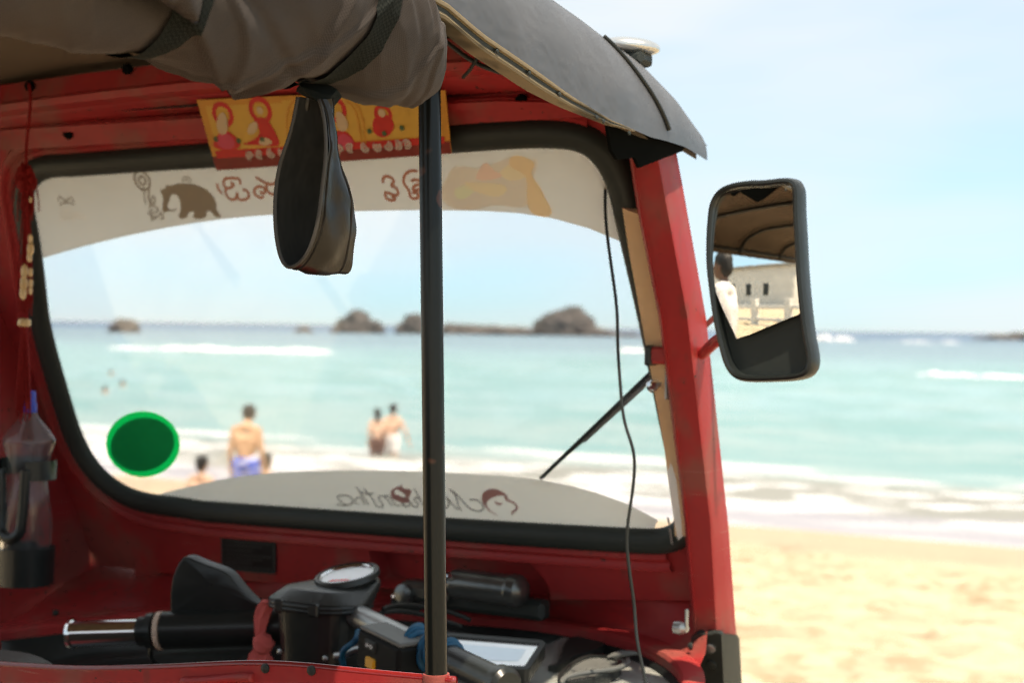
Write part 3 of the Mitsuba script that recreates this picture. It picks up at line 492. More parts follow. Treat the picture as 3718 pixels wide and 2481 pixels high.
# wiper motor behind the panel
a, b = (W(np.r_[t, .045]) for t in [[0.1659,-0.0883],[0.2922,-0.0899]])
ax = b - a; Lm = np.linalg.norm(ax)
add(V + '__wiper_motor', lathe([(0, .010), (.002, .020), (.010, .0225), (Lm * .78, .0225), (Lm * .80, .0235), (Lm * .82, .0245), (Lm * .92, .0235), (Lm * .98, .016), (Lm, .004)], a, ax, 36), 'dark_metal', 35)
g = W(np.r_[[[0.1101,-0.1159]][0], .035])
add(V + '__wiper_motor__gearbox', cat(rbox(g, (.085, .040, .032), .010), lathe([(0, .015), (.010, .015), (.012, .009)], g + np.array([-.028, -.018, -.004]), (0, -1, .1), 20)), 'dark_metal', 35)
add(V + '__wiper_motor__bracket', cat(rbox(W(np.r_[[[0.2159,-0.1286]][0], .03]), (.19, .03, .030), .008), rbox(W(np.r_[[[0.0617,-0.1464]][0], .03]), (.05, .03, .02), .006, rotz(.2))), 'rubber', 35)
for k, c in enumerate([[0.1481,-0.0757],[0.1736,-0.067],[0.0663,-0.1144],[0.1366,-0.1052]]): add(V + '__wiper_motor__bolt' + ('' if k == 0 else '_%03d' % k), lathe([(0, .006), (.006, .006), (.008, .003)], W(np.r_[c, .058]), -WN, 6), 'chrome', 30)
# wiper outside the glass
w0, w1 = [[0.5233,0.235],[0.3229,0.0681]]
w0, w1 = np.array(w0), np.array(w1); wd = (w1 - w0) / np.linalg.norm(w1 - w0); wn = np.array([-wd[1], wd[0]])
arm = LineString([w0 + wn * .004 - wd * .25, w0 + .45 * (w1 - w0) + wn * .004]).buffer(.0035)
add(V + '__wiper', plate(arm, -.030, -.022), 'steel', 30)
add(V + '__wiper__blade', plate(LineString([w0 + wn * -.001, w1]).buffer(.0028, cap_style=2), -.020, -.008), 'cable_black', 30)
add(V + '__wiper__blade_holder', cat(plate(LineString([w0 + .1 * (w1 - w0) + wn * .006, w0 + .62 * (w1 - w0) + wn * .004]).buffer(.0026), -.026, -.018), plate(LineString([w0 + .3 * (w1 - w0) + wn * .005, w0 + .8 * (w1 - w0) + wn * .001]).buffer(.0022), -.024, -.017)), 'steel', 30)

# ---- vinyl strips and stickers on the windscreen
top = spline([[-0.5556,0.4107],[-0.5226,0.4172],[-0.4061,0.4393],[-0.2133,0.4669],[-0.074,0.4785],[0.0387,0.4814],[0.1886,0.481],[0.2937,0.478],[0.3927,0.471],[0.4605,0.4567],[0.5128,0.4372],[0.5406,0.4219],[0.5567,0.4105]], 60)
sun = Polygon(np.vstack([top, [[.60, .62], [-.60, .62]]])).intersection(inner.buffer(.006))
add(V + '__windscreen__sun_strip', sheet(sun, .0016, .05), 'strip_vinyl', True)
bt = spline([[-0.4639,-0.0171],[-0.3661,0.0086],[-0.2631,0.0338],[-0.1491,0.0526],[-0.0091,0.0657],[0.1131,0.0724],[0.2501,0.0751],[0.3427,0.0716],[0.4162,0.0589],[0.4667,0.0422],[0.5144,0.0154]], 60)
nam = Polygon(np.vstack([bt, [[.56, -.04], [-.50, -.04]]])).intersection(inner.buffer(.006))
add(V + '__windscreen__name_strip', sheet(nam, .0016, .05), 'strip_vinyl', True)
def decal(name, geom, mat, lift=.0024, thick=.0003):
    pieces(V + '__windscreen__' + name, geom, lambda q: plate(q, lift, lift + thick), mat)
def ZW(pts): return np.array(pts)
ele = Polygon(spline([[-0.2023,0.5331],[-0.1912,0.5317],[-0.1788,0.534],[-0.1653,0.5335],[-0.1499,0.532],[-0.134,0.526],[-0.1232,0.5184],[-0.1174,0.5065],[-0.1173,0.4974],[-0.1195,0.4911],[-0.1152,0.481],[-0.1254,0.4809],[-0.1324,0.4897],[-0.1398,0.4881],[-0.1433,0.4814],[-0.1684,0.4813],[-0.1634,0.4887],[-0.1755,0.4872],[-0.1813,0.4809],[-0.1962,0.4813],[-0.1893,0.4922],[-0.185,0.505],[-0.1862,0.5142],[-0.1918,0.5177],[-0.1996,0.5156],[-0.2061,0.5075],[-0.213,0.4985],[-0.2099,0.4943],[-0.2006,0.4944],[-0.1961,0.497],[-0.1982,0.4934],[-0.2066,0.4909],[-0.2157,0.4915],[-0.2235,0.4895],[-0.2228,0.4988],[-0.2156,0.5133],[-0.2174,0.5208],[-0.2157,0.5253],[-0.2073,0.5259]], 200)).buffer(0)
decal('elephant_print', ele, 'print_greybrown')
c0 = [[-0.2472,0.5412]][0]; rr = .0165
wheel = unary_union([Point(c0).buffer(rr).difference(Point(c0).buffer(rr * .78)), Point(c0).buffer(rr * .5).difference(Point(c0).buffer(rr * .28))]).union(strokes([[[-0.248,0.5302],[-0.2514,0.5201],[-0.2553,0.5053]]], .0022))
lion = strokes([[[-0.2458,0.5143],[-0.2421,0.5086],[-0.2346,0.5158],[-0.2332,0.5102],[-0.2384,0.5048],[-0.2452,0.5069]], [[-0.2492,0.4995],[-0.2383,0.5001],[-0.233,0.4953],[-0.241,0.49],[-0.25,0.4912],[-0.2447,0.4957]], [[-0.2551,0.4904],[-0.2467,0.4845],[-0.2346,0.4851],[-0.2301,0.4906]], [[-0.2285,0.4887],[-0.2275,0.4821],[-0.2344,0.4795]], [[-0.249,0.4846],[-0.252,0.48],[-0.2434,0.4807]], [[-0.2392,0.5252],[-0.2435,0.5161],[-0.2454,0.5032]]], .0024)
decal('wheel_emblem', wheel.intersection(sun), 'print_greybrown'); decal('lion_emblem', lion, 'print_greybrown')
decal('small_flame_print', strokes([[[-0.1688,0.5364],[-0.1642,0.5425],[-0.1581,0.5437],[-0.1533,0.5412],[-0.1545,0.5349]], [[-0.1628,0.537],[-0.1594,0.5402],[-0.1581,0.5368]]], .0018).intersection(sun), 'print_greybrown')
sinh = strokes([[[-0.0618,0.5296],[-0.0626,0.5367],[-0.0763,0.5381],[-0.0876,0.5373],[-0.0921,0.5307],[-0.091,0.5244],[-0.0787,0.5249],[-0.0743,0.5283],[-0.0779,0.5306]], [[-0.0902,0.5235],[-0.0929,0.5129],[-0.0874,0.5064],[-0.077,0.5079],[-0.0723,0.5149],[-0.0726,0.5077],[-0.0638,0.5047],[-0.052,0.5106],[-0.0528,0.5177],[-0.0586,0.5197]],
    [[-0.1048,0.5294],[-0.1048,0.5232],[-0.1015,0.5168]], [[-0.0289,0.5371],[-0.0219,0.5325],[-0.0128,0.5277],[0.0019,0.5272]], [[-0.0269,0.508],[-0.0363,0.5088],[-0.0405,0.5155],[-0.0339,0.5224],[-0.023,0.5228],[-0.0195,0.5174],[-0.0251,0.5132],[-0.0285,0.516]], [[-0.0118,0.5277],[-0.0162,0.5208],[-0.0132,0.5137],[-0.0054,0.5117]],
    [[0.0019,0.5272],[0.0187,0.5335],[0.0221,0.5247],[0.0135,0.511],[0.0028,0.5105],[0.0032,0.5184],[0.0127,0.5215]], [[0.0337,0.5086],[0.0314,0.5209],[0.045,0.5307],[0.0556,0.5251],[0.0513,0.5115],[0.042,0.5083],[0.04,0.5153]], [[0.0671,0.5092],[0.0653,0.5231],[0.0815,0.5293],[0.089,0.5205],[0.0813,0.5087],[0.0717,0.5108]],
    [[0.119,0.5262],[0.1249,0.5225],[0.1238,0.5141],[0.1159,0.5092],[0.1115,0.5145]], [[0.187,0.5227],[0.1908,0.5292],[0.2004,0.5288],[0.2042,0.522],[0.199,0.5172],[0.2055,0.5128],[0.206,0.5044],[0.1972,0.5039],[0.1864,0.5068],[0.1869,0.4983],[0.1992,0.4971],[0.1964,0.5011]],
    [[0.2449,0.5354],[0.2306,0.5345],[0.2224,0.5272],[0.2207,0.518],[0.2252,0.5085],[0.2262,0.4992],[0.2346,0.4974],[0.2394,0.5019],[0.2314,0.5052]], [[0.2448,0.5155],[0.2357,0.5143],[0.2327,0.5098],[0.2414,0.5095],[0.2504,0.5169],[0.2449,0.5224],[0.2343,0.5221]], [[0.2575,0.5303],[0.2717,0.5313],[0.2744,0.5221],[0.2669,0.5132],[0.2569,0.5151],[0.2603,0.5211]], [[0.2588,0.5089],[0.2687,0.507],[0.2646,0.4979],[0.2542,0.4983]]], .0042)
decal('rust_lettering', sinh.intersection(sun), 'print_rust')
small = strokes([[[-0.4343,0.5161],[-0.425,0.5202],[-0.4199,0.5142],[-0.4084,0.5189],[-0.4018,0.5122]], [[-0.4336,0.5089],[-0.4136,0.5112],[-0.4036,0.508]]], .0024)
decal('small_print', small, 'print_greybrown')
decal('worn_print', strokes([[[-0.4398,0.499],[-0.4132,0.5011]], [[-0.4429,0.4918],[-0.3929,0.4933]], [[-0.4441,0.4846],[-0.3863,0.4867]]], .0022), 'wash_grey')
hill = blob([[0.2928,0.528],[0.3161,0.5391],[0.3419,0.535],[0.37,0.5414],[0.4036,0.5458],[0.415,0.5394],[0.4303,0.5446],[0.4228,0.5227],[0.4086,0.5056],[0.4031,0.4821],[0.3626,0.4833],[0.3282,0.4795],[0.2819,0.4857]], 90)
decal('landscape_print', hill.intersection(sun), 'wash_grey', .0020)
decal('landscape_roof_shape', blob([[0.3357,0.5233],[0.3482,0.5389],[0.357,0.542],[0.3645,0.5322],[0.3758,0.5247],[0.3512,0.5185]]), 'wash_pink')
decal('landscape_bush_shape', blob([[0.2968,0.5036],[0.3126,0.5122],[0.3286,0.5085],[0.3192,0.498],[0.3013,0.4943]]), 'wash_green')
decal('landscape_path_shape', blob([[0.3175,0.518],[0.3503,0.5149],[0.3781,0.5067],[0.3658,0.4964],[0.3338,0.5023],[0.3186,0.5089]]), 'wash_yellow')
decal('landscape_hillside_shape', blob([[0.3733,0.5277],[0.3959,0.5403],[0.4113,0.5373],[0.4152,0.526],[0.4003,0.5178],[0.3809,0.5185]]), 'wash_yellow')
decal('landscape_robe_shape', blob([[0.3921,0.5463],[0.4137,0.5476],[0.4261,0.5372],[0.4196,0.5258],[0.4271,0.5079],[0.4327,0.49],[0.4365,0.4698],[0.4091,0.4711],[0.4072,0.4998],[0.4087,0.5233],[0.3941,0.5327]]).intersection(sun), 'wash_orange', .0028)
# mirrored script on the lower strip with two printed silhouettes
def zs(*l): return l
scr = strokes([[[-0.049,0.0039],[-0.0408,0.0026],[-0.0267,0.0041],[-0.0161,0.0109],[-0.0172,0.0186],[-0.0284,0.0212],[-0.04,0.0195],[-0.0433,0.0169],[-0.0394,0.0101],[-0.0282,0.0036]],
    [[-0.0012,0.0373],[0.005,0.0253],[0.0134,0.008]], [[-0.0062,0.0073],[-0.0118,0.0112],[-0.0066,0.0174],[0.001,0.0203],[0.0033,0.0166],[0.005,0.0081]], [[0.0123,0.0359],[0.0212,0.0234],[0.0287,0.0061]], [[0.0029,0.0295],[0.014,0.0275],[0.0278,0.0289]],
    [[0.0313,0.0063],[0.0388,0.0065],[0.0408,0.0118],[0.0355,0.0199],[0.0408,0.0252],[0.0494,0.0233],[0.0555,0.0129],[0.0591,0.0109]], [[0.05,0.0256],[0.058,0.0247],[0.0645,0.0129],[0.0722,0.0112]], [[0.0775,0.0124],[0.0887,0.0117],[0.0929,0.0182],[0.0892,0.0255],[0.0809,0.0249],[0.0763,0.02],[0.081,0.0134]],
    [[0.1067,0.0421],[0.1115,0.0303],[0.1155,0.0154]], [[0.0958,0.0169],[0.1014,0.0109],[0.1067,0.0155],[0.1018,0.0242],[0.1076,0.0277],[0.1127,0.0228]], [[0.1167,0.014],[0.1245,0.0131],[0.1278,0.0194],[0.1229,0.0251],[0.1306,0.0302]], [[0.1383,0.0293],[0.142,0.019],[0.1488,0.015]], [[0.1373,0.036],[0.1376,0.035]],
    [[0.1555,0.0133],[0.1629,0.0207],[0.1621,0.0327]], [[0.171,0.046],[0.178,0.0369],[0.1796,0.025],[0.1817,0.0117]], [[0.1633,0.0312],[0.1693,0.0212],[0.1765,0.0127]], [[0.1752,0.0441],[0.1895,0.0273],[0.2005,0.0154],[0.2122,0.013],[0.2218,0.0179],[0.2204,0.0275],[0.2123,0.032],[0.202,0.0309]]], .0023)
decal('name_lettering', scr, 'print_dark')
head = Polygon(spline([[0.2416,0.0084],[0.2312,0.0157],[0.2245,0.0256],[0.2237,0.0359],[0.2285,0.0451],[0.2383,0.051],[0.2508,0.0529],[0.2606,0.0497],[0.2669,0.0451],[0.2683,0.0371],[0.2648,0.0361],[0.2632,0.0419],[0.2582,0.0429],[0.246,0.0391],[0.2356,0.0339],[0.2303,0.0275],[0.2304,0.0216],[0.2355,0.0146],[0.2441,0.0093]], 120)).buffer(0)
prof2 = strokes([[[0.265,0.0369],[0.2732,0.0338],[0.2784,0.0306],[0.2808,0.0249],[0.2758,0.0194],[0.27,0.0137]], [[0.2463,0.031],[0.2501,0.0279],[0.2549,0.0292]]], .0035)
decal('profile_silhouette', head.union(prof2), 'print_mauve')
pet = blob([[0.0889,0.0506],[0.0867,0.0429],[0.0937,0.0419],[0.1005,0.0401],[0.0979,0.0323],[0.0925,0.0258],[0.0927,0.0205],[0.0819,0.0166],[0.0711,0.0188],[0.0626,0.0235],[0.0611,0.0311],[0.0659,0.0383],[0.0764,0.0437],[0.0837,0.0465]], 90).difference(blob([[0.0694,0.0363],[0.0768,0.0391],[0.0823,0.0357],[0.0884,0.0285],[0.0852,0.0255],[0.0773,0.0292],[0.0696,0.0309]], 40))
decal('curled_silhouette', pet, 'print_mauve', .0028)
ge = [[-0.4255,0.0865],[-0.3401,0.0913],[-0.4009,0.1496]]; ge = np.array(ge)
tq = np.linspace(0, 2 * math.pi, 90)[:-1]; gsp = Polygon(ge[0] + np.cos(tq)[:, None] * (ge[1] - ge[0]) + np.sin(tq)[:, None] * (ge[2] - ge[0]))
add(V + '__windscreen__round_sticker_rim', sheet(gsp.difference(gsp.buffer(-.011)).buffer(0) if False else gsp, .0016, .03), 'green_film', True)
add(V + '__windscreen__round_sticker', plate(gsp.buffer(-.0115), .0022, .0028), 'green_dark', 20)
# oval sticker low on the pillar strip
add(V + '__pillar__oval_sticker', plate(lb, .0226, .0232), 'label_white', 20)
add(V + '__pillar__oval_sticker__print', plate(strokes([[[0.5308,0.0237],[0.5303,0.01],[0.53,0.0011]], [[0.5313,0.0407],[0.5311,0.0325]]], .003), .0233, .0236), 'print_dark', 20)

# ---- right pillar fittings
wsh = lambda c, h: W(np.r_[c, h])
fit = [[0.5685,0.2853],[0.5693,0.2829],[0.5597,0.2414],[0.554,0.2406],[0.5711,0.2431]]
add(V + '__side_mirror__clamp', cat(rbox(wsh(fit[0], .030), (.034, .020, .022), .004), ), 'red_paint', 30)
add(V + '__side_mirror__clamp_band', rbox(wsh(np.array(fit[0]) + np.array([-.013, 0]), .031), (.010, .024, .026), .003), 'black_plastic', 30)
add(V + '__pillar__bolt', lathe([(0, .006), (.010, .006), (.011, .008), (.017, .0075), (.020, .003)], wsh(fit[3], .018), -WN + np.array([-.5, 0, 0]), 16), 'chrome', 30)
add(V + '__pillar__bolt_washer', rbox(wsh(np.array(fit[4]) + np.array([-.002, .0]), .026), (.005, .012, .04), .002), 'steel', 30)
arm0, arm1 = np.array([0.6,-0.102,1.2661]), np.array([0.6933,-0.2251,1.2929])
add(V + '__side_mirror__arm', tube(spline([arm0 - np.array([.06, -.03, .0]), arm0, arm1, arm1 + np.array([.02, .03, 0])], 24), .0072, 14), 'red_paint', True)
brk = np.array([[0.5479,-0.1279],[0.5589,-0.1201],[0.5894,-0.1168],[0.5926,-0.1205],[0.5761,-0.2513],[0.5329,-0.2585]])
add(V + '__pillar__bracket', plate(Polygon(brk), .043, .054), 'rubber', 20)
sp = np.array([[0.5945,0.0007,0.8931],[0.5918,0.0608,0.882],[0.5827,0.0922,0.871],[0.5625,0.1591,0.7488],[0.5782,0.0561,0.772]]); so = np.array([-.012, .0, 0])
add(V + '__pillar__bracket__side_plate', hullpts(np.vstack([sp, sp + so])), 'rubber', 30)
for k, c in enumerate([[0.5751,-0.1405],[0.5719,-0.1671]]): add(V + '__pillar__bracket__screw' + ('' if k == 0 else '_001'), lathe([(0, .0075), (.003, .007), (.004, .003)], wsh(c, .054), -WN, 12), 'steel' if k == 0 else 'rubber', 30)
lt = np.array([0.5975,-0.1349,0.9224])
add(V + '__pillar__latch', cat(lathe([(0, .003), (.001, .0075), (.009, .0085), (.014, .007), (.02, .003)], lt + np.array([-.010, 0, 0]), (1, .1, 0), 20), rbox(lt + np.array([.008, .0, .010]), (.004, .006, .030), .0015)), 'steel', 40)

# ---- side mirror with a broken glass
MOo, MXa, MYa = np.array([0.7469,-0.2622,1.3593]), np.array([0.9871,-0.16,0.0]), np.array([0.0019,0.0118,0.9999]); MNa = np.array([-0.16,-0.987,0.012])
mf = Polygon(spline([[-0.0093,0.1121],[0.0303,0.1125],[0.044,0.1098],[0.0489,0.1028],[0.0508,0.0823],[0.0535,0.0484],[0.057,0.006],[0.0624,-0.0362],[0.0677,-0.0665],[0.0724,-0.0883],[0.071,-0.1018],[0.0646,-0.109],[0.0221,-0.1159],[-0.0177,-0.1164],[-0.0296,-0.1124],[-0.0395,-0.1013],[-0.0483,-0.0787],[-0.0574,-0.0454],[-0.064,-0.0102],[-0.068,0.0164],[-0.0689,0.0518],[-0.0677,0.0729],[-0.065,0.0887],[-0.057,0.1011],[-0.0447,0.1081],[-0.0093,0.1121]], 160)).buffer(0)
MF = resample(mf, 200)
def mring(a, h, sc=1.0):
    t = np.roll(MF, -1, 0) - np.roll(MF, 1, 0); nn = np.c_[t[:, 1], -t[:, 0]]; nn /= np.linalg.norm(nn, axis=1, keepdims=True)
    if not Polygon(MF).exterior.is_ccw: nn = -nn
    p = (MF - MF.mean(0)) * sc + MF.mean(0) + a * nn; return MOo + p[:, :1] * MXa + p[:, 1:] * MYa + h * MNa
shell = grid(np.stack([mring(-.0062, -.012), mring(-.006, .0035), mring(-.003, .005), mring(.0, .004), mring(.0015, -.001), mring(.0015, -.012), mring(-.003, -.022), mring(-.004, -.030, .82), mring(-.004, -.034, .5), mring(0, -.036, .05)]), closed_v=True)
add(V + '__side_mirror__housing', shell, 'black_plastic', 40)
add(V + '__side_mirror__backing', plate(mf.buffer(-.005), -.012, -.009, (MOo, MXa, MYa)), 'rubber', 20)
gl = mf.buffer(-.0065).intersection(Polygon([[-0.0965,0.1239],[0.0838,0.1145],[0.0873,-0.0319],[0.0606,-0.0382],[0.0187,-0.0535],[-0.0089,-0.0641],[-0.026,-0.0687],[-0.0335,-0.0557],[-0.0464,-0.0331],[-0.0649,0.0036],[-0.0947,0.056]]))
Rm = 1.15; mc = MF.mean(0)
gm = sheet(gl, .0, .004, (MOo, MXa, MYa), lambda x, y: .0032 - ((x - mc[0]) ** 2 + (y - mc[1]) ** 2) / (2 * Rm))
add(V + '__side_mirror__mirror_glass', gm, 'mirror_silver', True)
edge = np.array(gl.exterior.coords)[:, :2]
eg = strokes([[[-0.0649,0.0029],[-0.0464,-0.0334],[-0.0266,-0.0682]]], .0016, False)
add(V + '__side_mirror__broken_edge', plate(eg, -.004, .0006, (MOo, MXa, MYa)), 'label_white', 20)

# ---- handlebar
H = V + '__handlebar'
c_l, c_p = (np.array(t) for t in [[-0.2262,-0.38,0.8616],[0.0566,-0.262,0.8857]])
ax = c_p - c_l; Lb = np.linalg.norm(ax)
def on(t): return c_l + ax * t
fr = lambda x: (x - 158) / (645 - 158)
add(H + '__grip', lathe([(0, .008), (.001, .0195), (.006, .0205), (.010, .0178), (fr(325) * Lb, .0178)], c_l, ax, 40), 'chrome', 35)
add(H + '__collar', lathe([(fr(322) * Lb, .014), (fr(322) * Lb, .020), (fr(340) * Lb, .021), (fr(342) * Lb, .0245), (fr(358) * Lb, .0255), (fr(362) * Lb, .020)], c_l, ax, 32), 'black_plastic', 35)
add(H + '__white_ring', lathe([(fr(366) * Lb, .019), (fr(366) * Lb, .0262), (fr(377) * Lb, .0268), (fr(380) * Lb, .019)], c_l, ax, 32), 'ring_cream', 35)
add(H + '__twist_drum', lathe([(fr(380) * Lb, .012), (fr(380) * Lb, .0262), (fr(600) * Lb, .0275), (fr(690) * Lb, .0275)], c_l, ax, 40), 'black_plastic', 35)
pq = spline([[-0.0904,-0.318,0.8923],[-0.0907,-0.318,0.9135],[-0.0886,-0.318,0.9379],[-0.0835,-0.316,0.9575],[-0.0759,-0.314,0.9713],[-0.0698,-0.312,0.9764],[-0.0583,-0.307,0.9732],[-0.0406,-0.3,0.9666],[-0.0214,-0.293,0.9603],[-0.01,-0.288,0.9535],[0.0024,-0.284,0.9391],[0.0154,-0.278,0.9245],[0.0298,-0.272,0.9143],[0.0557,-0.266,0.909],[0.0559,-0.266,0.897]], 60)
pz0 = pq.copy(); ctr = pq.mean(0)
pad = np.stack([ctr + (pq - ctr) * .02 + np.array([0, -.008, 0]), ctr + (pq - ctr) * .93 + np.array([0, -.008, 0]), pq + np.array([0, -.004, 0]), pq + np.array([0, .010, .002]), ctr + (pq - ctr) * .9 + np.array([0, .012, 0]), ctr + (pq - ctr) * .02 + np.array([0, .012, 0])])
add(H + '__lever_shroud', grid(pad, closed_v=True), 'black_plastic', 40)
pc = np.array([0.1319,-0.272,0.8932])
dc = np.array([0.1481,-0.235,0.9596]); dn = np.array([-.05, -.22, .97]); dn /= np.linalg.norm(dn)
da = np.cross([0, 1., 0], dn); da /= np.linalg.norm(da); db = np.cross(dn, da); th = np.arange(40) * math.pi / 20
circ = lambda r, h: dc + r * (np.cos(th)[:, None] * da + np.sin(th)[:, None] * db) + h * dn
def hullsph(pts, r):
    m = M3.batch_hull([M3.sphere(r, 16).translate([float(t) for t in q]) for q in pts]).to_mesh(); return trimesh.Trimesh(m.vert_properties[:, :3], m.tri_verts, process=False)
el_ = lambda z, rx_, ry_, dy=0.0, n=22: [pc + 1.13 * np.array([rx_ * np.sign(math.cos(t)) * abs(math.cos(t)) ** .75, dy + ry_ * np.sign(math.sin(t)) * abs(math.sin(t)) ** .75, z / 1.13]) for t in np.linspace(0, 2 * math.pi, n, endpoint=False)]
add(H + '__instrument_housing', hullsph(np.vstack([circ(.037, -.0165), el_(.036, .058, .042), el_(.048, .046, .036, .01)]), .0065), 'black_plastic', 50)
add(H + '__instrument_housing__lip', hullsph(el_(.031, .061, .045), .0035), 'black_plastic', 50)
add(H + '__head_casing', hullsph(el_(-.050, .042, .034, .004) + el_(.026, .048, .038, .004), .006), 'black_plastic', 50)
add(H + '__instrument_housing__ridge', rbox(pc + np.array([-.030, -.050, .034]), (.014, .008, .018), .003), 'black_plastic', 24)
add(H + '__instrument_housing__ridge_001', rbox(pc + np.array([.028, -.051, .034]), (.016, .008, .018), .003), 'black_plastic', 24)
add(H + '__speedometer', grid(np.stack([circ(.034, -.0005), circ(.036, .001), circ(.038, .004), circ(.0405, .0055), circ(.044, .004), circ(.0455, -.002)]), closed_v=True), 'black_plastic', 40)
add(H + '__speedometer__bezel', grid(np.stack([circ(.0352, .0012), circ(.0365, .0022), circ(.0375, .0036)]), closed_v=True), 'chrome', 40)
add(H + '__speedometer__dial', cat(hullpts(np.vstack([circ(.0355, -.002), circ(.0355, .0005)]))), 'dial_face', 30)
add(H + '__speedometer__needle', plate(LineString([(-.012, -.022), (.012, -.016)]).buffer(.0022), .0006, .0011, (dc, da, db)), 'red_needle', 20)
r0, r1 = (np.array(t) for t in [[0.1604,-0.262,0.9204],[0.5067,-0.405,0.8863]])
rx = r1 - r0; Lr = np.linalg.norm(rx); rxn = rx / Lr
add(H + '__boot', lathe([(-.01, .030), (.004, .031), (.010, .026), (.018, .025), (.022, .018)], r0, rx, 28), 'black_plastic', 35)
add(H + '__bar_tube', lathe([(.0, .0150), (Lr * .72, .0150)], r0, rx, 28), 'steel', 35)
add(H + '__grip_001', lathe([(Lr * .62, .015), (Lr * .63, .0185), (Lr * .93, .0185), (Lr * .95, .0225), (Lr * .985, .0225), (Lr, .018)], r0, rx, 32), 'black_plastic', 35)
sb = np.array([0.3037,-0.345,0.8877]); ez = np.array([.0, 0, 1.]); ey = np.cross(ez, rxn); ey /= np.linalg.norm(ey); ez = np.cross(rxn, ey); RS = np.c_[rxn, ey, ez]
add(H + '__switch_box', rbox(sb, (.098, .050, .052), .005, RS), 'matte_plastic', 24)
add(H + '__switch_box__lid', rbox(sb + ez * .028, (.094, .046, .006), .002, RS), 'grey_plastic', 24)
fc = sb - ey * .0255
add(H + '__switch_box__yellow_button', rbox(fc + rxn * -.012 - ez * .009, (.022, .006, .015), .003, RS), 'yellow_button', 24)
add(H + '__switch_box__rocker_switch', rbox(fc + rxn * -.014 + ez * .013, (.026, .005, .014), .003, RS), 'rubber', 24)
add(H + '__switch_box__printed_symbol', plate(unary_union([Point(-.005, 0).buffer(.0026).difference(Point(-.005, 0).buffer(.0014)), Point(.005, 0).buffer(.0026).difference(Point(.005, 0).buffer(.0014)), LineString([(-.0024, 0), (.0024, 0)]).buffer(.0006)]), .0, .0004, (fc + rxn * -.014 + ez * .013 - ey * .0027, rxn, ez)), 'label_white', 20)
add(H + '__mount', cat(rbox(pc + np.array([.03, .0, -.067]), (.10, .05, .018), .004), lathe([(0, .012), (.09, .012)], pc + np.array([.045, .0, -.07]), (0, .12, -1), 16)), 'rubber', 30)
cy = [[0.2344,-0.31,0.8835],[0.2184,-0.31,0.8805],[0.2059,-0.31,0.8745],[0.1869,-0.31,0.8688]]
add(H + '__cable_plug', tube(spline(cy, 20), .006, 10), 'steel', True)
for k, q in enumerate([[[-0.1142,-0.33,0.8534],[-0.1347,-0.31,0.825],[-0.139,-0.27,0.7987],[-0.1177,-0.22,0.7733]],[[0.105,-0.27,0.8557],[0.0899,-0.26,0.8344],[0.1048,-0.25,0.8166],[0.1348,-0.25,0.7968]],[[0.2069,-0.28,0.8695],[0.2141,-0.27,0.8428],[0.2002,-0.26,0.8074]],[[0.1982,-0.22,0.917],[0.1921,-0.16,0.9136],[0.2102,-0.1,0.9006],[0.2359,-0.06,0.8819]],[[0.1911,-0.22,0.9104],[0.1992,-0.17,0.9068],[0.2163,-0.12,0.892],[0.247,-0.1,0.8801]]]):
    add(H + '__control_cable' + ('' if k == 0 else '_%03d' % k), tube(spline(q, 40), .0034, 8), 'cable_black', True)
add(H + '__head_casing__screw', lathe([(0, .004), (.002, .0036), (.003, .001)], pc + np.array([-.038, -.037, -.03]), (0, -1, 0), 10), 'steel', 30)
add(H + '__head_casing__screw_001', lathe([(0, .004), (.002, .0036), (.003, .001)], pc + np.array([.038, -.037, -.03]), (0, -1, 0), 10), 'steel', 30)
# blue cord wound round the right tube
tt = np.linspace(0, 7.5 * 2 * math.pi, 220); q0 = r0 + rx * .17
coil = q0 + ((np.linspace(0, .24, 220) + .02 * np.sin(tt * .37)) * Lr)[:, None] * rxn + (.0195 + .003 * np.sin(tt * 1.7))[:, None] * (np.cos(tt)[:, None] * ey + np.sin(tt)[:, None] * ez)
add('blue_cord', tube(coil, .0042, 8), 'blue_cord', True); add('blue_cord__loose_end', tube(spline([[0.2266,-0.315,0.9059],[0.2307,-0.335,0.8928],[0.2146,-0.33,0.8812],[0.2014,-0.31,0.8513],[0.1979,-0.3,0.8149]], 40), .0042, 8), 'blue_cord', True); lab('blue_cord', 'blue cord wound round the handlebar tube right of the dial', 'cord')
# red ribbon knotted on the left of the handlebar
rp = spline([[0.0715,-0.302,0.9276],[0.0596,-0.302,0.9147],[0.0553,-0.302,0.8965],[0.0533,-0.302,0.8786],[0.0542,-0.302,0.8705]], 30); th2 = np.arange(20) * math.pi / 10
def flat_tube(p, wa, wb, seed):
    d = np.array([.86, .5, 0]); o = []
    for k, c in enumerate(p):
        rr = 1 + .25 * np.sin(th2 * 5 + seed + k * .15); o.append(c + (np.cos(th2) * rr * wa[k])[:, None] * d + (np.sin(th2) * rr * wb[k])[:, None] * np.array([-.3, .85, .2]))
    return grid(np.array(o), closed_v=True, caps=True)
n1 = 30; u = np.linspace(0, 1, n1)
rt = flat_tube(rp, .0125 - .008 * u, .0055 + 0 * u, 1)
kn = trimesh.creation.icosphere(3, .0145); kv = np.array(kn.vertices); kv *= (1 + .5 * (meshkit.fbm(kv * 160, 3, 4) - .5))[:, None]; kn = trimesh.Trimesh(kv + np.array([0.0621,-0.306,0.8691]), kn.faces, process=False)
tl = spline([[0.059,-0.304,0.8655],[0.0561,-0.304,0.8557],[0.0555,-0.304,0.8474],[0.0549,-0.304,0.8391]], n1)
add('red_ribbon', cat(rt, kn, flat_tube(tl, .006 + .012 * u ** .7, .004 + .002 * u, 3)), 'red_cloth', True); lab('red_ribbon', 'faded red cloth ribbon knotted round the left side of the handlebar', 'ribbon')

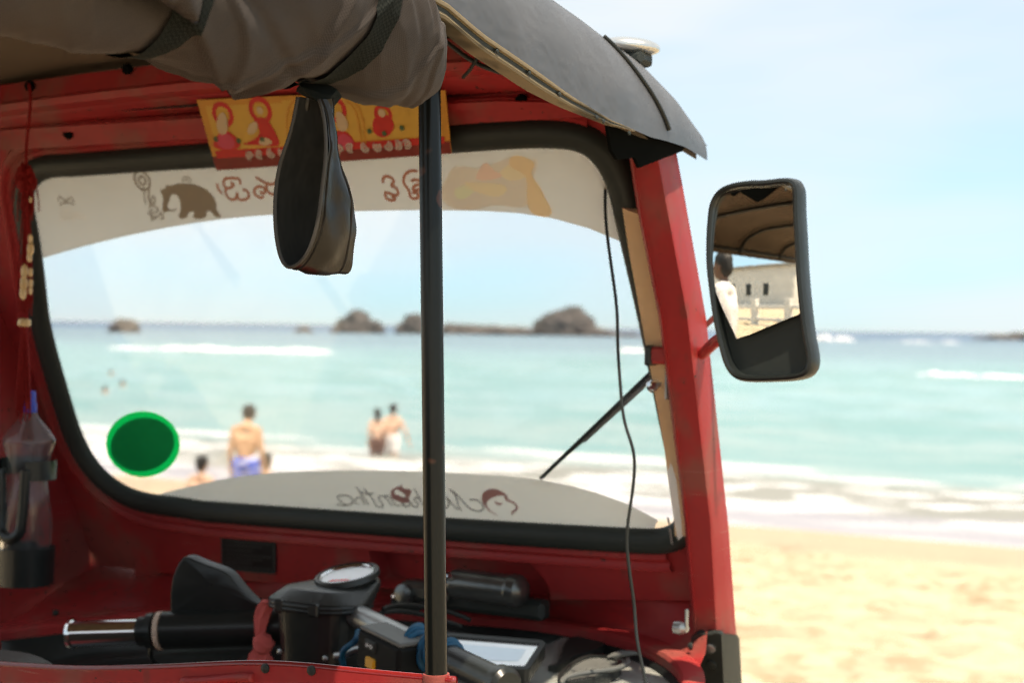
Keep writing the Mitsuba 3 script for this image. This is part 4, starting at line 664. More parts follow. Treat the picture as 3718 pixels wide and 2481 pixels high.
# ---- rear partition behind the driver, door post
pt = np.array([[-0.2305,-0.7,0.883],[-0.0725,-0.7,0.8979],[0.0017,-0.7,0.9034],[0.0658,-0.7,0.9083],[0.1276,-0.7,0.9139],[0.2067,-0.7,0.9242],[0.2698,-0.7,0.9334],[0.3423,-0.7,0.945],[0.389,-0.7,0.9512],[0.4454,-0.7,0.9559],[0.4998,-0.7,0.9582],[0.5524,-0.7,0.9605],[0.6032,-0.7,0.9632],[0.6254,-0.7,0.9647]])
pp = Polygon(np.vstack([spline(pt[:, [0, 2]], 80), [[pt[-1, 0], .35], [pt[0, 0], .35]]]))
FY = ([0, -.70, 0], [1., 0, 0], [0, 0, 1.])
ps = spline(pt, 80)
add(V + '__partition_panel', plate(pp, -.004, .004, FY), 'red_paint', 30)
add(V + '__partition_panel__rim', tube(ps, .0042, 12), 'gloss_red', True)
add(V + '__partition_panel__ridge', tube(spline([[0.2878,-0.706,0.9215],[0.336,-0.706,0.9299],[0.3711,-0.706,0.9366],[0.3827,-0.706,0.9376]], 16), .005, 10), 'red_paint', True)
hl = [[0.3981,-0.704,0.949],[0.4574,-0.704,0.9541],[0.4155,-0.704,0.9224],[0.4493,-0.704,0.9094]]
for k, c in enumerate(hl): add(V + '__partition_panel__hole_plug' + ('' if k == 0 else '_%03d' % k), lathe([(-.002, .003), (-.002, .005), (.002, .005), (.003, .003)], c, (0, -1, 0), 14), 'rubber', 30)
p0, p1 = (np.array(t) for t in [[0.5876,-0.7,1.5119],[0.6035,-0.7,0.9715]])
pd_ = (p0 - p1) / np.linalg.norm(p0 - p1)
add(V + '__door_post', lathe([(-.35, .0107), (.0, .0107), (.75, .0107)], p1, pd_, 40), 'pole_black', 40)
add(V + '__door_post__socket', lathe([(-.35, .0132), (-.006, .0132), (-.003, .0127), (-.0028, .0108)], p1, pd_, 36), 'red_paint', 40)

# ---- canvas roof
def canopy_pt(y, ph, off=0.0):
    """ph 0 = right edge, pi/2 = crown, pi = left edge"""
    y = np.asarray(y, float)
    ze = np.interp(y, [-2.4,-0.793,-0.727,-0.649,-0.558,-0.465,-0.352,-0.228,-0.02], [1.608,1.588,1.569,1.554,1.535,1.521,1.516,1.519,1.509]); xe = np.interp(y, [-2.4, -.45, -.30, -.20, -.12], [.652, .648, .636, .620, .606]); zt = np.interp(y, [-2.4, -1.0, -.62, -.45, -.36, -.28, -.20, -.12], [1.765, 1.752, 1.730, 1.705, 1.690, 1.678, 1.655, 1.612])
    c, s = np.cos(ph), np.sin(ph)
    x = np.sign(c) * np.abs(c) ** .42 * xe; z = ze + np.abs(s) ** .80 * (zt - ze)
    sag = .004 * np.sin(y * 9 + ph * 2) + .006 * (meshkit.noise(np.stack(np.broadcast_arrays(y * 5, ph * 4, 0 * y), -1), 3) - .5)
    return np.stack([XC + x * (1 + off * .0), y, z + sag * np.abs(s)], -1) - off * np.stack([np.sign(c) * np.abs(c) ** .5, 0 * y, np.abs(s)], -1)
yy, ph = np.meshgrid(np.r_[np.linspace(-2.4, -.8, 30)[:-1], np.linspace(-.8, -.12, 60)], np.r_[np.linspace(0, .9, 26)[:-1], np.linspace(.9, math.pi - .9, 20)[:-1], np.linspace(math.pi - .9, math.pi, 26)], indexing='ij')
C = canopy_pt(yy, ph)
add(V + '__roof_canopy', grid(C), 'canopy_vinyl', True)
add(V + '__roof_canopy__lining', grid(canopy_pt(np.minimum(yy, -.13), ph, .012)), 'lining', True)
sq = np.linspace((-.405, .53), (-.298, .045), 40); sm = canopy_pt(sq[:, 0], sq[:, 1], -.0015)
add(V + '__roof_canopy__seam', tube(sm, .0026, 8), 'cable_black', True)
ey_ = np.linspace(-2.3, -.40, 90); E0 = canopy_pt(ey_, np.zeros(90))
ksc = np.interp(ey_, [-.62, -.41], [1, .12])[:, None]
def strip(P, prof): return grid(np.stack([P + ksc * np.array([a, 0, b]) for a, b in prof], 1), closed_v=True, caps=True)
add(V + '__roof_canopy__edge_trim', strip(E0, [(.001, .000), (.003, .000), (.0035, -.002), (.003, -.004), (.000, -.0045), (-.002, -.002)]), 'trim_tape', 30)
add(V + '__roof_canopy__edge_trim_001', strip(E0 + ksc * np.array([-.004, 0, -.0085]), [(.001, .000), (.004, .000), (.005, -.0025), (.004, -.005), (-.012, -.006), (-.013, -.002)]), 'trim_tape', 30)
add(V + '__roof_canopy__edge_channel', strip(E0 + ksc * np.array([-.003, 0, -.003]), [(.001, .0), (.003, -.001), (.002, -.006), (-.004, -.006)]), 'rubber', 30)
for k, y in enumerate((-.70, -.64, -.58, -.50, -.485, -.42)):
    c = canopy_pt(np.array([y]), np.array([0.]))[0] + np.array([.0015, 0, -.0065]); add(V + '__roof_canopy__rivet' + ('' if k == 0 else '_%03d' % k), lathe([(0, .0026), (.001, .0024), (.0018, .001)], c, (1, 0, .1), 10), 'rubber', 30)
# torn corner of the visor and the dark gusset under it
cor = np.array([[0.618,-0.3439,1.5645],[0.616,-0.2719,1.567],[0.612,-0.1905,1.5639],[0.607,-0.1471,1.5488],[0.604,-0.1165,1.5436],[0.6,-0.0789,1.5379],[0.606,-0.1168,1.5374],[0.611,-0.1488,1.5321],[0.616,-0.1977,1.524],[0.622,-0.2829,1.5244],[0.628,-0.3626,1.53]])
def fan(poly, thick):
    p = np.asarray(poly, float); q = p[:, 1:]; t = np.array([f for f in Delaunay(q).simplices if Polygon(q).buffer(1e-6).contains(Point(q[f].mean(0)))])
    n = len(p); v = np.vstack([p, p - np.array([thick, 0, 0])]); e = np.stack([np.arange(n), (np.arange(n) + 1) % n], 1)
    f = np.vstack([t, t[:, ::-1] + n, np.c_[e, e[:, 1] + n], np.c_[e[:, 0], e[:, 1] + n, e[:, 0] + n]]); return trimesh.Trimesh(v, f, process=False)
add(V + '__roof_canopy__visor_corner', fan(cor, .003), 'canopy_vinyl', 30)
gus = np.array([[0.64,-0.4363,1.5283],[0.64,-0.3754,1.523],[0.64,-0.2968,1.519],[0.632,-0.2147,1.522],[0.63,-0.2201,1.5147],[0.63,-0.2753,1.5003],[0.63,-0.3344,1.4841],[0.63,-0.3458,1.4944],[0.63,-0.3888,1.4882],[0.63,-0.4038,1.4968]])
add(V + '__roof_canopy__gusset', fan(gus, .004), 'matte_black', 30)
# chrome lamp on the roof
rc = np.array([0.5803,-0.2602,1.6384])
lm = trimesh.creation.icosphere(4, 1.0); lv = np.array(lm.vertices); lv = np.sign(lv) * np.abs(lv) ** .9 * np.array([.034, .024, .0105]); lv = lv @ rotz(.55).T; lv[:, 2] += -.10 * lv[:, 0]
add(V + '__roof_lamp', trimesh.Trimesh(lv + rc, lm.faces, process=False), 'lamp_metal', True)
add(V + '__roof_lamp__base', rbox(rc + np.array([.004, .0, -.016]), (.036, .034, .018), .006), 'rubber', 30)
# roof bows, rear seat and body behind the driver (seen in the mirror)
for k, y in enumerate((-2.1, -1.65, -1.2)):
    P = canopy_pt(np.full(40, y), np.linspace(.02, math.pi - .02, 40), .03); add(V + '__roof_bow' + ('' if k == 0 else '_%03d' % k), tube(P, .010, 10), 'pole_black', True)
add(V + '__roof_rail', tube(canopy_pt(np.linspace(-2.3, -.36, 40), np.full(40, .12), .022), .009, 10), 'pole_black', True)
add(V + '__roof_rail_001', tube(canopy_pt(np.linspace(-2.3, -.36, 40), np.full(40, math.pi - .12), .022), .009, 10), 'pole_black', True)
add(V + '__door_post_001', tube([[-.585, -.70, .35], [-.585, -.70, 1.62]], .0107, 12), 'pole_black', True)
add(V + '__bench_seat', cat(rbox((0, -1.75, .58), (1.10, .46, .14), .03), rbox((0, -2.0, .86), (1.10, .12, .46), .03)), 'seat_vinyl', 30)
add(V + '__rear_body', cat(rbox((0, -2.12, .78), (1.28, .06, .86), .02), rbox((0, -1.3, .33), (1.28, 1.7, .05), .015), rbox((.63, -1.85, .62), (.03, .55, .52), .01), rbox((-.63, -1.85, .62), (.03, .55, .52), .01)), 'red_paint', 30)
sc_ = np.array([-0.1046,-0.6,0.8413]); add(V + '__driver_seat', hullpts(np.vstack([sc_ + np.array([.085 * math.cos(t), yy_, .042 * math.sin(t)]) for t in np.linspace(0, math.pi, 14) for yy_ in (-.03, .03)] + [sc_ + np.array([x_, yy_, -.25]) for x_ in (-.3, .085) for yy_ in (-.03, .03)] + [sc_ + np.array([-.3, yy_, .03]) for yy_ in (-.03, .03)])), 'seat_vinyl', 30)
add(V + '__floor', cat(rbox((0, -.3, .30), (1.24, .9, .03), .01),), 'black_plastic', 30)
def wheel(key, c):
    th = np.arange(0, 16) * math.pi / 8; ring = lathe([(-.045, .10), (-.045, .17), (-.035, .195), (0, .20), (.035, .195), (.045, .17), (.045, .10)], c, (1, 0, 0), 32)
    add(key, ring, 'rubber', 35); add(key + '__hub', lathe([(-.03, .02), (-.03, .10), (.03, .10), (.035, .02)], c, (1, 0, 0), 24), 'steel', 35)
wheel(V + '__wheel', np.array([.50, -1.75, .20])); wheel(V + '__wheel_001', np.array([-.50, -1.75, .20])); wheel(V + '__wheel_002', np.array([0, .12, .20]))
xf = np.linspace(-.62, .62, 17); nose = [[[x * k, yo - .13 * (abs(x) / .62) ** 2.4 * (yo > .1), z] for x in xf] for z, yo, k in [(.98, .065, .86), (.86, .19, .86), (.74, .30, .90), (.55, .38, .9), (.36, .36, .7), (.30, .20, .6)]]
add(V + '__nose', grid(np.array(nose)), 'red_paint', True)

# ---- rolled-up side curtain tied under the roof edge
CY = [[-2.2,-1.28,-1.18,-1.05,-0.9,-0.84,-0.78,-0.74],[1.552,1.552,1.556,1.562,1.563,1.555,1.54,1.528]]
def roll(y, a, grow=0.0):
    """y along the roll, a round it (0 = outward +x, -pi/2 = down)"""
    y, a = np.broadcast_arrays(np.asarray(y, float), np.asarray(a, float))
    R = .074 * np.interp(y, [-2.2, -1.35, -1.10, -.95, -.91, -.875, -.845, -.815, -.79, -.77, -.757, -.7455], [1.0, 1.0, 1.0, .97, 1.0, .97, .89, .76, .62, .45, .25, .02])
    for ys, amp in ((SY0, .10), (SY1, .13)): R = R * (1 - amp * np.exp(-((y - ys) / .035) ** 2))
    q = np.stack([np.cos(a) * 1.1, np.sin(a) * 1.1, y * 6.0 + .9 * a], -1)
    fold = .15 * (meshkit.fbm(q * 1.15, 2, 5) - .5)
    ple = .055 * np.sin(15 * (y + .95) + 2.2 * a + 3.0 * meshkit.noise(np.stack([y * 5, a * .7, 0 * y], -1), 2)) * np.clip((-.80 - y) / .1, 0, 1)
    rg = 1 - np.abs(2 * meshkit.noise(np.stack([np.cos(a) * 1.3 + 2, np.sin(a) * 1.3, y * 34.0 + 2.2 * a], -1), 21) - 1); rg2 = 1 - np.abs(2 * meshkit.noise(np.stack([np.cos(a) * 2.6 + 2, np.sin(a) * 2.6, y * 60.0 - 3.0 * a], -1), 33) - 1)
    wr_ = (.055 * np.clip(rg - .62, 0, 1) + .02 * np.clip(rg2 - .6, 0, 1)) * (.35 + meshkit.noise(np.stack([np.cos(a), np.sin(a), y * 7], -1), 12)) * (y < -.765)
    crease = wr_ - .05 * np.exp(-(((y + 1.035) + .12 * (a + .9)) / .012) ** 2) - .045 * np.exp(-(((y + .865) + .05 * (a + .5)) / .010) ** 2)
    wob = .016 * (meshkit.noise(np.stack([a * 2.2, 0 * a, 0 * y], -1), 8) - .5)
    stp = lambda y0, k, h, w, e=.006: h * np.exp(-np.clip(y - y0 - k * (a + 1.2) - wob, 0, 9) / w) * np.clip((y - y0 - k * (a + 1.2) - wob) / e + .5, 0, 1)
    folds = stp(-1.0, .02, .10, .045) + stp(-1.062, -.05, .06, .03) + stp(-1.095, -.11, .10, .03) + stp(-.885, .05, .07, .05) + stp(-1.03, .09, .07, .02) + stp(-.80, -.04, .06, .03)
    lap = .24 * np.clip((a + .55 + 3.4 * np.clip(y + 1.20, -.4, .2)) / .05, 0, 1) * np.clip((-1.135 - y) / .02, 0, 1) - .30 * np.exp(-np.clip(-(a + .55 + 3.4 * np.clip(y + 1.20, -.4, .2)), 0, 9) / .35) * ((a + .55 + 3.4 * np.clip(y + 1.20, -.4, .2)) < .03) * np.clip((-1.135 - y) / .02, 0, 1)
    cx = np.interp(y, [-2.2, -1.3, -.9, -.74], [.645, .642, .636, .618]); cz = np.interp(y, CY[0], CY[1])
    sag = -.000 * np.exp(-((y + 1.03) / .07) ** 2) * np.clip(-np.sin(a), 0, 1)
    rr = R * (1 + fold + ple + crease + lap + (folds - .05) * (y < -.77)) + grow
    return np.stack([cx + rr * np.cos(a) * .92, y + .012 * np.sin(a) * (y > -.76), cz + rr * np.sin(a) * 1.04 + sag], -1)
SY0, SY1 = -.930, -1.125
yv = np.r_[np.linspace(-2.15, -1.32, 40)[:-1], np.linspace(-1.32, -.76, 190)[:-1], np.linspace(-.76, -.7455, 24)]; av = -math.pi + np.arange(150) * 2 * math.pi / 150
A, Yv = np.meshgrid(av, yv, indexing='xy'); CP = roll(Yv, A)
cm = grid(np.concatenate([CP, CP[:, :1]], 1))
uvc = np.stack([np.concatenate([Yv, Yv[:, :1]], 1), np.concatenate([A, A[:, :1] + 2 * math.pi], 1) * .07], -1).reshape(-1, 2)
K = V + '__rolled_curtain'
add(K, cm, 'canvas', True, uv=uvc)
def strap(key, y0, wid, slant):
    a = np.linspace(-math.pi, math.pi, 120); w = np.linspace(-.5, .5, 9); Aa, Wd = np.meshgrid(a, w, indexing='ij')
    yc = y0 + slant * np.sin(Aa)
    P = roll(yc + Wd * wid, Aa, .0035 + .0015 * 0); P2 = roll(yc + Wd * wid, Aa, -.004)
    m = grid(P); uv = np.stack([Wd * wid, Aa * .07], -1).reshape(-1, 2)
    add(key, m, 'webbing', True, uv=uv)
strap(K + '__strap', SY0, .030, .010); strap(K + '__strap_001', SY1, .025, .016)
# hanging loop of stitched vinyl below the first strap
LS = 1.0
lp_r = np.array([[0.6462,-0.945,1.4811],[0.6508,-0.945,1.469],[0.6537,-0.945,1.45],[0.6536,-0.945,1.4325],[0.6508,-0.945,1.411],[0.6477,-0.945,1.3891],[0.6405,-0.945,1.3651],[0.6296,-0.945,1.3511],[0.618,-0.945,1.3466],[0.6116,-0.945,1.3506],[0.6054,-0.945,1.3656],[0.6023,-0.945,1.3906],[0.6033,-0.945,1.4126],[0.6084,-0.945,1.4345],[0.6159,-0.945,1.4519],[0.621,-0.945,1.4679],[0.6248,-0.945,1.4846]]); lp_f = np.array([[0.651,-0.933,1.4831],[0.6466,-0.931,1.4663],[0.646,-0.927,1.4523],[0.6437,-0.919,1.4355],[0.647,-0.907,1.4143],[0.6476,-0.899,1.3922],[0.6468,-0.895,1.3694],[0.6441,-0.893,1.355],[0.6389,-0.893,1.3438],[0.6252,-0.893,1.3454],[0.6136,-0.893,1.3572],[0.6115,-0.895,1.3828],[0.6168,-0.9,1.4116],[0.6269,-0.91,1.4321],[0.6362,-0.92,1.4486],[0.6405,-0.927,1.4654],[0.6439,-0.933,1.4828]])
Rr, Rf = spline(lp_r, 120), spline(lp_f, 120)
def band(A_, B_, k0, k1, lift): 
    ks = np.linspace(k0, k1, 10); tn = np.gradient(A_ * .5 + B_ * .5, axis=0); wv = B_ - A_; nn = np.cross(tn, wv); nn /= np.linalg.norm(nn, axis=1, keepdims=True)
    wr = (.010 if lift > 0 else .002) * (meshkit.fbm(np.stack([np.repeat(np.arange(len(A_))[:, None] * .06, 10, 1), np.tile(ks * 3, (len(A_), 1)), np.zeros((len(A_), 10))], -1), 3, 9) - .5)
    return np.stack([A_ * (1 - k) + B_ * k + nn * (lift + .003 * math.sin(math.pi * k)) + nn * wr[:, i:i + 1] for i, k in enumerate(ks)], 1)
add(K + '__strap_loop', grid(band(Rr, Rf, 0, 1, LS * .0012)), 'strap_vinyl', True)
add(K + '__strap_loop__inner_face', grid(band(Rr, Rf, .02, .98, -LS * .0012)), 'strap_inside', True)
def stitch(k): 
    P = band(Rr, Rf, k, k + .01, LS * .0012)[:, 0]; return tube(P, .0009, 6)
add(K + '__strap_loop__seam', stitch(.10), 'thread', True); add(K + '__strap_loop__seam_001', stitch(.80), 'thread', True)
add(K + '__strap_loop__piping', tube(Rr, .0016, 8), 'seat_vinyl', True)
add(K + '__strap_loop__knot', hullpts(np.vstack([np.array(c) + o for c in [[0.6291,-0.93,1.4852],[0.6447,-0.93,1.4867],[0.6154,-0.93,1.4907],[0.6413,-0.92,1.4929],[0.6279,-0.94,1.4928],[0.642,-0.935,1.4799]] for o in (np.array([.004, 0, 0]), np.array([-.004, 0, .004]), np.array([0, .012, -.004]), np.array([0, -.006, 0]))])), 'webbing', 25)
# second, bulging flap of curtain hanging at the far left, and the pale cloth edge
# ---- things carried in the cab
P_ = lambda *q: q
card = [[-0.0709,0.6629],[0.1885,0.6554],[0.3377,0.6487],[0.3255,0.566],[0.1616,0.5652],[-0.0718,0.5597]]
cq = Polygon(card)
def cardp(name, g, mat, lv): pieces('devotional_poster__' + name, g, lambda q: plate(q, .0315 + lv * .0004, .0318 + lv * .0004), mat)
add('devotional_poster', plate(cq, .0306, .0315), 'print_gold', 20); lab('devotional_poster', 'yellow and red devotional picture card fixed above the windscreen', 'poster')
cc = np.array(card)
top_l, top_r, bot_r, bot_l = cc[0], cc[2], cc[3], cc[5]
def cp(u, v): return (1 - v) * ((1 - u) * top_l + u * top_r) + v * ((1 - u) * bot_l + u * bot_r)
quad = lambda u0, v0, u1, v1: Polygon([cp(u0, v0), cp(u1, v0), cp(u1, v1), cp(u0, v1)])
cardp('yellow_ground', quad(.03, .09, .36, .74).union(quad(.36, .05, .62, .70)).union(quad(.62, .08, .97, .70)), 'print_yellow', 0)
cardp('red_band', quad(.0, .80, 1, 1.0), 'print_maroon', 0)
cardp('orange_band', quad(.02, .72, .98, .83), 'print_red', 1)
def pxs(*q): return q
halo = unary_union([Point(c).buffer(r, 24).difference(Point(c).buffer(r * .62, 24)) for c, r in zip([[-0.0315,0.6397],[0.0359,0.6418],[0.1611,0.6352],[0.2352,0.6236]], (.0185, .0195, .018, .014))])
cardp('halo', halo, 'print_red', 1)
cardp('red_robe', unary_union([blob([[0.0341,0.6321],[0.0456,0.6252],[0.0521,0.6082],[0.0531,0.5926],[0.0208,0.5924],[-0.0091,0.5958],[0.0152,0.6033],[0.0254,0.6152],[0.0212,0.6254]]), blob([[-0.0636,0.5986],[-0.0463,0.6136],[-0.032,0.6159],[-0.0173,0.6038],[-0.0161,0.5936],[-0.0465,0.5881]]), blob([[0.218,0.617],[0.2406,0.6233],[0.2484,0.6093],[0.2338,0.5942],[0.2176,0.5962]]), blob([[0.1395,0.5883],[0.1557,0.6056],[0.1725,0.6017],[0.1786,0.5863],[0.1588,0.58]])]), 'print_red', 2)
cardp('pink_robe', unary_union([blob([[-0.054,0.6032],[-0.0409,0.6133],[-0.028,0.6094],[-0.025,0.5953],[-0.0462,0.5913]]), blob([[0.1511,0.5907],[0.1684,0.6001],[0.1774,0.5893],[0.1662,0.5808]])]), 'print_pink', 3)
cardp('pale_figure', unary_union([blob([[-0.0361,0.64],[-0.0276,0.642],[-0.0261,0.6282],[-0.0344,0.6135],[-0.0442,0.6128],[-0.0469,0.6231]]), Point([[0.0359,0.6418]][0]).buffer(.0055), blob([[0.0118,0.6229],[0.0253,0.6239],[0.0201,0.6131],[0.0067,0.61]]), blob([[0.1637,0.6321],[0.173,0.6274],[0.1751,0.6105],[0.1627,0.6052],[0.1585,0.6175]]), Point([[0.2345,0.626]][0]).buffer(.0055), blob([[0.0194,0.5975],[0.039,0.6008],[0.0419,0.5957],[0.0256,0.5928]])]), 'print_cream', 4)
cardp('dark_detail', unary_union([Point(c).buffer(.0035) for c in [[0.0269,0.6015],[-0.0547,0.6058],[-0.0151,0.6012],[0.2308,0.5985],[0.2083,0.6027],[0.2602,0.6045]]]), 'print_green', 5)
cardp('arch_line', strokes([[[0.0754,0.5915],[0.0743,0.6162],[0.0899,0.6457],[0.1086,0.6536]], [[0.0813,0.5912],[0.0817,0.6158],[0.0962,0.6423],[0.1149,0.6502]], [[0.1906,0.5857],[0.1933,0.6095],[0.1925,0.6333],[0.1838,0.6445]], [[0.197,0.5883],[0.2011,0.612],[0.1996,0.6358],[0.1901,0.6464]]], .003), 'print_gold', 2)
gly = []
for c in [[-0.0023,0.579],[0.0151,0.5801],[0.0355,0.581],[0.0554,0.5813],[0.0739,0.5823],[0.1532,0.5809],[0.1708,0.5818],[0.1949,0.5812],[0.2148,0.5814],[0.2331,0.5817],[0.2484,0.5821],[0.2623,0.5826]]:
    c = np.array(c); t = np.linspace(0, 4.6, 14); gly.append(strokes([c + np.c_[np.cos(t + c[0] * 40) * .0058, np.sin(t + c[0] * 40) * .0058], c + np.c_[np.cos(t * 1.3 + 2) * .0026, np.sin(t * 1.3 + 2) * .0026]], .0020))
cardp('white_lettering', unary_union(gly), 'print_white', 6)
# water bottle in its holder on the left wall
bc = np.array([-0.525,-0.1897,1.0467])
zb = lambda py_: bc[2] - (py_ - 1100) / 3616 * 2.52
rb = lambda w: w / 3616 * 2.52
def bottle_prof(k=1.0): return [(zb(y), rb(w) * k) for y, w in [(1334, 8), (1334, 50), (1320, 57), (1200, 58), (1130, 52), (1090, 44), (1076, 44), (1050, 48), (1018, 57), (1006, 57), (985, 44), (955, 18), (946, 14)]]
def faceted(prof, tilt):
    th = np.arange(48) * 2 * math.pi / 48; o = []
    for z, r in prof:
        w = 1 + (.05 * np.cos(5 * th + z * 60) if r > .02 else 0); o.append(np.c_[bc[0] + r * w * np.cos(th) + tilt * (z - bc[2]), bc[1] + r * w * np.sin(th), np.full(48, z)])
    return grid(np.array(o), closed_v=True)
add('water_bottle', faceted(bottle_prof(), .05), 'bottle_plastic', True); lab('water_bottle', 'clear plastic water bottle with a blue cap in the black holder', 'bottle')
add('water_bottle__water', faceted([(zb(1331), rb(3)), (zb(1331), rb(48)), (zb(1318), rb(55)), (zb(1200), rb(56)), (zb(1150), rb(52.5)), (zb(1149), rb(3))], .05), 'bottle_water', 40)
cb = bc + np.array([.05 * (zb(935) - bc[2]), 0, 0])
add('water_bottle__cap', lathe([(zb(948) - bc[2], rb(11)), (zb(946) - bc[2], rb(14.5)), (zb(926) - bc[2], rb(14.5)), (zb(924) - bc[2], rb(12)), (zb(900) - bc[2], rb(12)), (zb(897) - bc[2], rb(9))], np.array([cb[0], cb[1], bc[2]]), (0, 0, 1), 24), 'cap_blue', 30)
hb = V + '__bottle_holder'
add(hb, lathe([(zb(1342) - bc[2], .004), (zb(1342) - bc[2], rb(62)), (zb(1256) - bc[2], rb(65)), (zb(1256) - bc[2], rb(60)), (zb(1334) - bc[2], rb(57)), (zb(1335) - bc[2], .004)], bc, (0, 0, 1), 40), 'black_plastic', 30)
def hring(a0, a1, zlo, zhi, r): 
    t = np.linspace(a0, a1, 30); return grid(np.stack([bc + np.c_[rr * np.cos(t), rr * np.sin(t), np.full(30, z - bc[2])] for rr, z in [(r, zlo), (r, zhi), (r + .004, zhi), (r + .004, zlo)]] , 0), closed_u=True)
add(hb + '__band', hring(-4.6, -1.95, zb(1092), zb(1052), rb(60)), 'black_plastic', 30)
add(hb + '__band_001', hring(-.80, .9, zb(1100), zb(1056), rb(60)), 'black_plastic', 30)
def uarm(t0, t1): return spline([bc + np.array([rb(62) * math.cos(t), rb(62) * math.sin(t), zb(y) - bc[2]]) for t, y in [(t0, 1072), (t0 + .05, 1110), (t0 + .1, 1190), (t0 + .25, 1222), ((t0 + t1) / 2, 1230), (t1 - .25, 1222), (t1 - .1, 1190), (t1 - .02, 1110), (t1, 1072)]], 60)
add(hb + '__front_loop', tube(uarm(-1.95, -.80), .0085, 10), 'black_plastic', True)
# hanging charm of red thread and beads
Yc = -.345
hs = spline([[-0.3574,-0.345,1.6456],[-0.3541,-0.345,1.6087],[-0.3598,-0.345,1.5646],[-0.3611,-0.345,1.5265],[-0.3583,-0.345,1.463],[-0.3589,-0.345,1.3868],[-0.3592,-0.345,1.285],[-0.3538,-0.345,1.1707]], 80)
add('hanging_charm', tube(hs, .0022, 8), 'red_thread', True); lab('hanging_charm', 'red thread charm with gold beads and tassels hanging at the left windscreen edge', 'charm')
def tassel(c, n, wid, dz0, dz1, seed, r=.0011):
    g = np.random.default_rng(seed); o = []
    for k in range(n):
        d = g.normal(0, 1, 2) * wid; p = [c + np.array([d[0] * .2, d[1] * .2, dz0]), c + np.array([d[0] * .8, d[1] * .8, dz0 * .5 + dz1 * .5 + g.normal(0, .004)]), c + np.array([d[0], d[1], dz1 + g.normal(0, .012)])]; o.append(tube(spline(p, 6), r, 5))
    return cat(*o)
c1, c2, c3 = (np.array(t) for t in [[-0.3611,-0.345,1.5265],[-0.3612,-0.345,1.2977],[-0.3602,-0.345,1.4694]])
pm = trimesh.creation.icosphere(3, .014); pv = np.array(pm.vertices); pv *= (1 + 1.0 * (meshkit.fbm(pv * 170, 3, 2) - .5))[:, None]; pv[:, 2] *= 1.5
add('hanging_charm__pompom', cat(trimesh.Trimesh(pv + c1 + np.array([0, 0, -.02]), pm.faces, process=False), tassel(c1, 24, .010, .0, -.06, 3)), 'red_thread', True)
add('hanging_charm__tassel', tassel(c2, 30, .0055, .0, -.125, 5), 'red_thread', True)
add('hanging_charm__tassel_001', tassel(c3, 12, .0045, .02, -.16, 6), 'red_thread', True)
add('hanging_charm__gold_band', lathe([(-.006, .006), (-.004, .0095), (.004, .009), (.006, .005)], c2, (.1, 0, 1), 16), 'gold_bead', 30)
bd = [[-0.3434,-0.352,1.4759],[-0.3426,-0.352,1.4191],[-0.3423,-0.352,1.404],[-0.344,-0.352,1.3926],[-0.3545,-0.352,1.3725],[-0.3418,-0.352,1.3705],[-0.3551,-0.352,1.3548],[-0.3407,-0.352,1.3547],[-0.3568,-0.352,1.3408],[-0.3414,-0.352,1.3433]]
for k, c in enumerate(bd):
    s = .72 * (.004, .006, .009, .007, .009, .006, .010, .006, .009, .005)[k]; sb_ = trimesh.creation.icosphere(2, s); v = np.array(sb_.vertices) * np.array([.75, .75, 1.6])
    add('hanging_charm__bead' + ('' if k == 0 else '_%03d' % k), trimesh.Trimesh(v + np.array(c), sb_.faces, process=False), 'gold_bead', True)
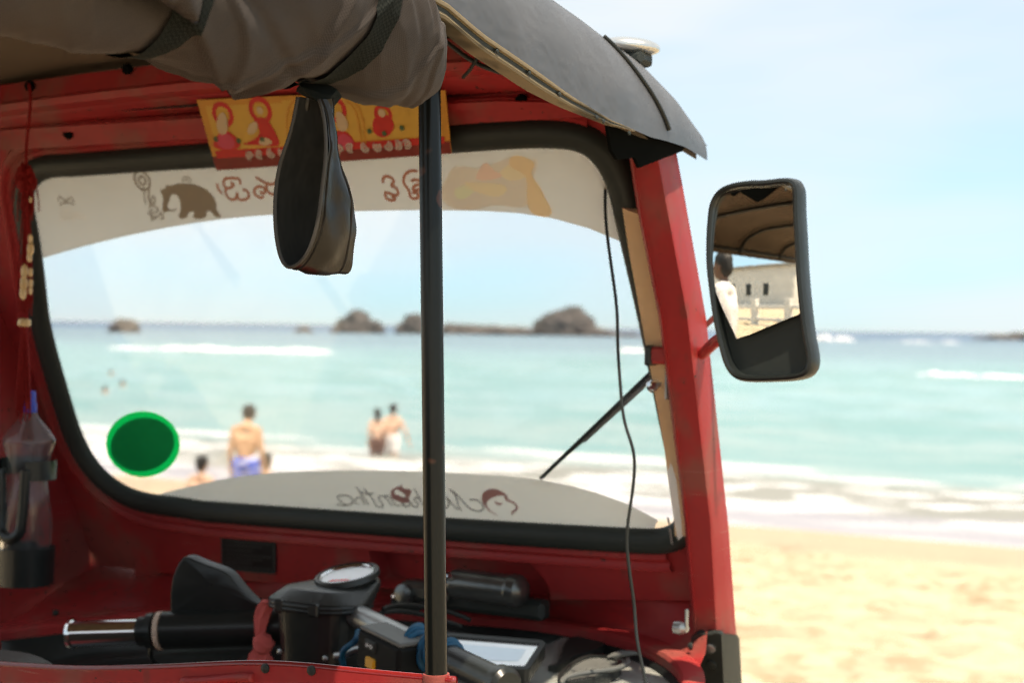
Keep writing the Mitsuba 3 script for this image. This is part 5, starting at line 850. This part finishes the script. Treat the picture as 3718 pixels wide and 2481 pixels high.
# loose cables
ca = spline([[0.4952,-0.1545,1.5751],[0.5047,-0.1726,1.5347],[0.5169,-0.2007,1.4931],[0.5213,-0.2101,1.4487],[0.5299,-0.2171,1.4049],[0.5403,-0.223,1.3615],[0.5497,-0.2294,1.3185],[0.5513,-0.2289,1.2759],[0.5594,-0.2362,1.2282],[0.5691,-0.2425,1.1864],[0.5823,-0.2466,1.1556],[0.5845,-0.2455,1.132],[0.5823,-0.2472,1.0978],[0.5784,-0.2499,1.061],[0.5784,-0.2502,1.0347],[0.5826,-0.2481,0.998],[0.5872,-0.2456,0.9613],[0.595,-0.253,0.9265],[0.6062,-0.2583,0.8922],[0.6147,-0.2652,0.8634]], 160)
add('hanging_cable', tube(ca, .0021, 8), 'cable_black', True); lab('hanging_cable', 'thin black cable hanging loose down the right side of the windscreen', 'cable')
cb2 = spline([[0.3919,-0.4,1.6446],[0.4105,-0.4,1.6328],[0.4351,-0.4,1.6155],[0.4593,-0.4,1.6025],[0.4891,-0.4,1.5923],[0.524,-0.4,1.5839],[0.564,-0.4,1.5733]], 50)
cb3 = spline([[0.4425,-0.41,1.6296],[0.4545,-0.41,1.6296],[0.4588,-0.41,1.6182],[0.4536,-0.41,1.6065],[0.4466,-0.41,1.598],[0.4371,-0.41,1.5896]], 40)
add('roof_cable', cat(tube(cb2, .0028, 8), tube(cb3, .0022, 8)), 'cable_black', True); lab('roof_cable', 'black wire looped under the roof edge right of the door post', 'cable')
add('roof_cable__connector', rbox(np.array([0.4473,-0.41,1.6292]), (.016, .014, .014), .004), 'rubber', 30)

# ------------------------------------------------------------------ behind the camera: what the mirror shows
def wallpart(key, c, s, mat, label=None, cat_=None): 
    add(key, rbox(c, s, .02), mat, 20)
    if label: lab(key, label, cat_)
for k, x in enumerate(np.arange(-31, -1.0, 2.2)): add('balustrade__post' + ('' if k == 0 else '_%03d' % k), rbox((x, -14, .75), (.34, .34, 1.5), .02), 'wall_white', 20)
add('balustrade__rail', rbox((-16.4, -14, 1.15), (30.6, .18, .16), .02), 'wall_white', 20); add('balustrade__rail_001', rbox((-16.4, -14, .62), (30.6, .14, .12), .02), 'wall_white', 20); add('balustrade__plinth', rbox((-16.4, -14, .2), (30.8, .5, .4), .02), 'wall_grey', 20)
lab('balustrade', 'white balustrade along the beach behind, seen in the side mirror', 'balustrade')
add('white_building__wall', rbox((-33, -38, 2.6), (18, 4, 5.2), .03), 'wall_white', 20); add('white_building__roof', rbox((-33, -38, 5.35), (18.8, 4.8, .3), .03), 'wall_grey', 20)
for k in range(4): add('white_building__window' + ('' if k == 0 else '_%03d' % k), rbox((-38 + 3.2 * k, -35.98, 2.8), (.9, .08, 1.3), .02), 'rubber', 20)
lab('white_building', 'white building beyond the balustrade, seen only in the side mirror', 'building')
